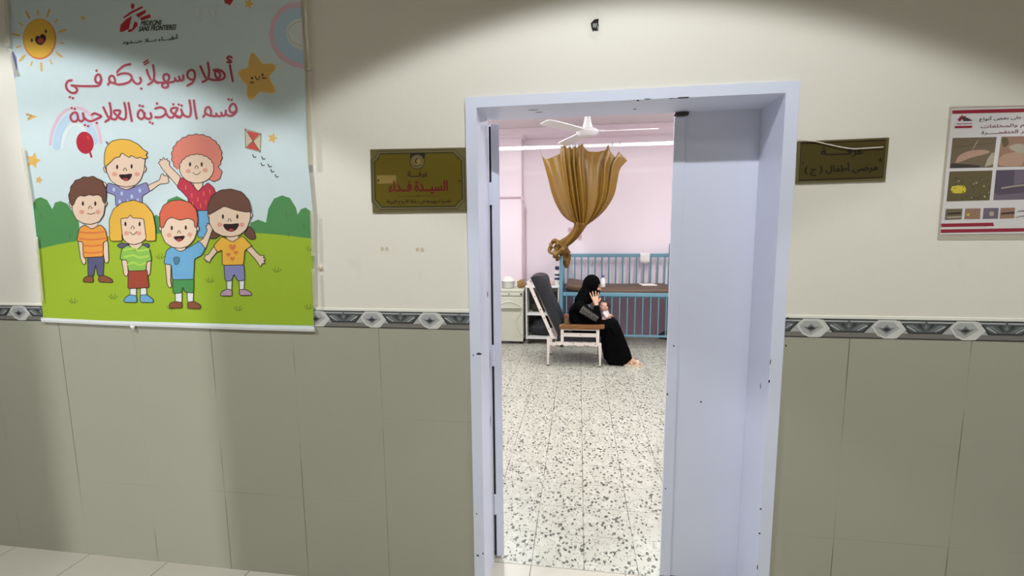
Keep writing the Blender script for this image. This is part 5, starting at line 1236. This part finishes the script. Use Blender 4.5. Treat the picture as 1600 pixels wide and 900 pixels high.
    # abaya: torso, sleeves and a skirt that drapes from the knees to the floor
    A = [('h', [((.03, 3.755, .715), .072), ((.03, 3.985, .715), .072), ((-.035, 3.80, .62), .085), ((-.035, 3.95, .62), .085)]), ('h', [((-.035, 3.80, .62), .085), ((-.035, 3.95, .62), .085), ((.03, 3.79, .445), .115), ((.03, 3.96, .445), .115), ((.06, HY, .60), .1)]),
         (sh, .070, el, .052), (el, .052, wr-(wr-el)*.12, .037), (sh2, .070, el2, .052), (el2, .052, wr2-(wr2-el2)*.1, .036),
         ('h', [((.04, 3.79, .45), .105), ((.04, 3.96, .45), .105), ((.425, 3.80, .485), .075), ((.415, 3.95, .485), .073), ((.28, 3.77, .42), .06), ((.28, 3.98, .42), .06)]),
         ('h', [((.425, 3.80, .485), .075), ((.415, 3.95, .485), .073), ((.29, 3.78, .42), .05), ((.29, 3.97, .42), .05), ((.575, 3.742, .17), .056), ((.53, 3.93, .16), .05), ((.36, 3.76, .10), .045), ((.36, 3.95, .10), .045)]),
         ('h', [((.575, 3.742, .17), .056), ((.52, 3.93, .16), .045), ((.36, 3.76, .10), .045), ((.36, 3.95, .10), .045), ((.545, 3.715, .045), .034), ((.52, 3.94, .045), .034), ((.40, 3.735, .040), .034), ((.38, 3.95, .040), .034), ((.612, 3.738, .095), .046)])]
    # a few hanging folds down the skirt
    for q in range(6):
        y = 3.725+.045*q; A.append(((.33+.02*(q % 2), y, .40), .016, (.40+.05*(q % 3), y-.01+.01*(q % 2), .05), .024))
        A.append(((.44, y+.02, .50), .014, (.545+.01*(q % 2), y+.005, .06), .022))
    for q in range(5): A.append(((.13+.07*q, 3.71, .50-.01*q), .02, (.16+.07*q, 3.735, .36), .024))
    m_ = blob(A, .0095, 3); wobble(m_, .005, 16); put('abaya', m_, BLACKC, root, True)
    # headscarf: hood down to the shoulders, and the veil over the lower face
    Hd = [('e', H(-.010, 0, .022), (.108, .094, .119), tilt), ('h', [(H(-.03, 0, .005), .084), (H(-.025, 0, -.06), .084)]), ('h', [(H(-.03, 0, -.02), .078), (H(-.01, 0, -.10), .075), ((.055, 3.80, .755), .055), ((.055, 3.94, .755), .055), ((.015, HY, .765), .066)]),
          (H(.05, 0, -.10), .045, (.13, HY, .775), .05)]
    m_ = blob(Hd, .006, 5)
    bm = bmesh.new(); bm.from_mesh(m_)         # open the hood over the eyes
    inv = tilt.transposed(); kill = []
    for f in bm.faces:
        q = inv @ (f.calc_center_median()-head)
        if q.x > .070 and abs(q.y) < .056 and -.04 < q.z < .046: kill.append(f)
    bmesh.ops.delete(bm, geom=kill, context='FACES'); bm.to_mesh(m_); bm.free(); wobble(m_, .003, 24)
    put('headscarf', m_, BLACKC, root, True)
    m_ = blob([('e', H(.048, 0, -.058), (.073, .070, .055), tilt), ('h', [(H(.06, 0, -.05), .055), (H(.06, 0, -.12), .05), (H(.04, 0, -.15), .05)])], .006, 4)
    put('face_veil', m_, BLACKC, root, True)
    for s in (-1, 1):
        b = MB(); b.ball(H(.0855, s*.030, .012), (.010, .013, .008), 12); b.build('eye', mat('dark_eye', (40, 28, 24), .2), root, True)
        b = MB(); b.tube([H(.088, s*.014, .030), H(.091, s*.030, .034), H(.078, s*.048, .030)], .0035, 6); b.build('eyebrow', mat('dark_brow', (30, 22, 20), .8), root, True)
    # patterned band along the near sleeve
    PAT = NT('grey_sleeve_pattern'); p = PAT.pos(); v = PAT.n('ShaderNodeTexVoronoi'); PAT.set(v.inputs['Vector'], p); v.inputs['Scale'].default_value = 70
    PAT.t.links.new(PAT.mix(PAT.ramp(v.outputs['Distance'], .25, .6), L((98, 96, 88)), L((40, 39, 38))), PAT.b.inputs['Base Color']); PAT.b.inputs['Roughness'].default_value = .8
    s0 = sh+(el-sh)*.12; s1 = el+(el-sh)*.0; d = (s1-s0).normalized(); a = V((0, -1, 0)); a = (a-d*a.dot(d)).normalized(); c_ = d.cross(a)
    b = MB(); rows = []
    for i in range(16):
        t = i/15; p = s0.lerp(s1, t); r = .0745+(.0585-.0745)*t
        rows.append([p+(a*math.cos(th)+c_*math.sin(th))*r for th in [R(-36+72*k/10) for k in range(11)]])
    b.loft(rows, cap=False, closed=False); o = b.build('sleeve_band', PAT.m, root, True); md = o.modifiers.new('t', 'SOLIDIFY'); md.thickness = .004
    o['label'] = 'grey patterned band down the near sleeve'
    # sandals
    SB = mat('beige_sandal', (226, 206, 180), .55, var=.1, scale=30)
    for ax, ay in ((.605, 3.735), (.555, 3.90)):
        b = MB(); out = []
        for x, w in ((-.055, .022), (-.04, .032), (.0, .034), (.06, .036), (.11, .043), (.15, .038), (.168, .018)): out.append((x, w))
        loop = [(ax+x, ay-w) for x, w in out]+[(ax+x, ay+w) for x, w in reversed(out)]
        b.loft([[V((x, y, z)) for x, y in loop] for z in (.001, .026)]); s_ = b.build('sandal_sole', SB, root)
        for x0, x1, h in ((.085, .125, .072), (.03, .05, .092)):
            b = MB(); rows = []
            for k in range(11):
                th = math.pi*k/10; yy = ay-.040*math.cos(th); zz = .018+h*.78*math.sin(th)**.8
                rows.append([V((ax+x0, yy, zz)), V((ax+(x0+x1)/2, yy, zz+.002)), V((ax+x1, yy, zz*.93))])
            b.loft(rows, cap=False, closed=False); o = b.build('sandal_strap', SB, s_, True); md = o.modifiers.new('t', 'SOLIDIFY'); md.thickness = .004
woman()
def child():
    root = thing('person', (.33, 3.86, .56), 'small dark-haired infant in white and pink clothes held on the seated woman\'s lap', 'person')
    hd = V((.322, 3.85, .708)); f = V((-.75, -.55, .1)).normalized(); s = f.cross(V((0, 0, 1))).normalized(); u = s.cross(f)
    def Q(a, b_, c): return hd+f*a+s*b_+u*c
    body = [('e', hd, (.058, .056, .062)), ('e', Q(.018, 0, -.022), .042), (Q(.056, 0, -.006), .006, Q(.058, 0, -.014), .008), (Q(.045, -.02, -.02), .016, Q(.045, .02, -.02), .016), (Q(0, -.058, -.008), .009, Q(0, -.056, -.02), .008), (Q(0, .058, -.008), .009, Q(0, .056, -.02), .008),
            (Q(0, 0, -.05), .028, V((.325, 3.86, .635)), .03), ((.33, 3.86, .625), .045, (.335, 3.87, .575), .05)]
    sh = V((.315, 3.815, .625)); el = V((.345, 3.79, .585)); wr = V((.385, 3.79, .600)); body += [(sh, .022, el, .017), (el, .017, wr, .012), (wr, .013, wr+V((.018, 0, .004)), .012)]
    for k in range(4): body.append((wr+V((.022, -.010+.006*k, .006-.003*k)), .0042, wr+V((.042-.002*abs(k-1), -.012+.0075*k, .006-.004*k)), .0036))
    body.append((wr+V((.012, -.004, .010)), .0045, wr+V((.022, -.008, .022)), .0038))
    sh = V((.335, 3.90, .625)); el = V((.37, 3.91, .59)); wr = V((.37, 3.88, .565)); body += [(sh, .022, el, .017), (el, .017, wr, .013), (wr, .013, wr+V((0, -.015, 0)), .012)]
    for y in (3.83, 3.89): body += [((.335, y, .565), .034, (.30, y-.02, .535), .028), ((.30, y-.02, .535), .026, (.325, y-.07, .50), .018), ((.325, y-.07, .50), .016, (.345, y-.082, .50), .012)]
    put('body', blob(body, .0034, 3), SKIN2, root, True)
    m_ = blob([('e', Q(-.012, 0, .012), (.061, .060, .062))], .005, 2)
    bm = bmesh.new(); bm.from_mesh(m_); kill = [fc for fc in bm.faces if (fc.calc_center_median()-hd).dot(f) > .012 - .2*((fc.calc_center_median()-hd).dot(u)-.02) and (fc.calc_center_median()-hd).dot(u) < .05]
    bmesh.ops.delete(bm, geom=kill, context='FACES'); bm.to_mesh(m_); bm.free(); put('hair', m_, mat('infant_dark_hair', (44, 30, 30), .8), root, True)
    m_ = blob([((.328, 3.86, .630), .047, (.335, 3.87, .580), .056), (V((.315, 3.815, .625)), .028, V((.345, 3.79, .587)), .022), (V((.335, 3.90, .625)), .028, V((.368, 3.91, .592)), .022)], .006, 3); put('shirt', m_, mat('infant_white_cloth', (230, 220, 220), .8, bump=.2, bscale=60), root, True)
    m_ = blob([((.335, 3.83, .572), .042, (.30, 3.81, .538), .034), ((.335, 3.89, .572), .042, (.30, 3.87, .538), .034), ((.30, 3.81, .538), .032, (.322, 3.765, .503), .024), ((.30, 3.87, .538), .032, (.322, 3.825, .503), .024)], .006, 3)
    put('trousers', m_, mat('infant_pink_cloth', (216, 176, 176), .8, bump=.2, bscale=60), root, True)
    for b_ in (-.018, .018):
        b = MB(); b.ball(Q(.052, b_, .004), (.005, .006, .005), 10); b.build('eye', mat('dark_eye', (40, 28, 24), .2), root, True)
child()
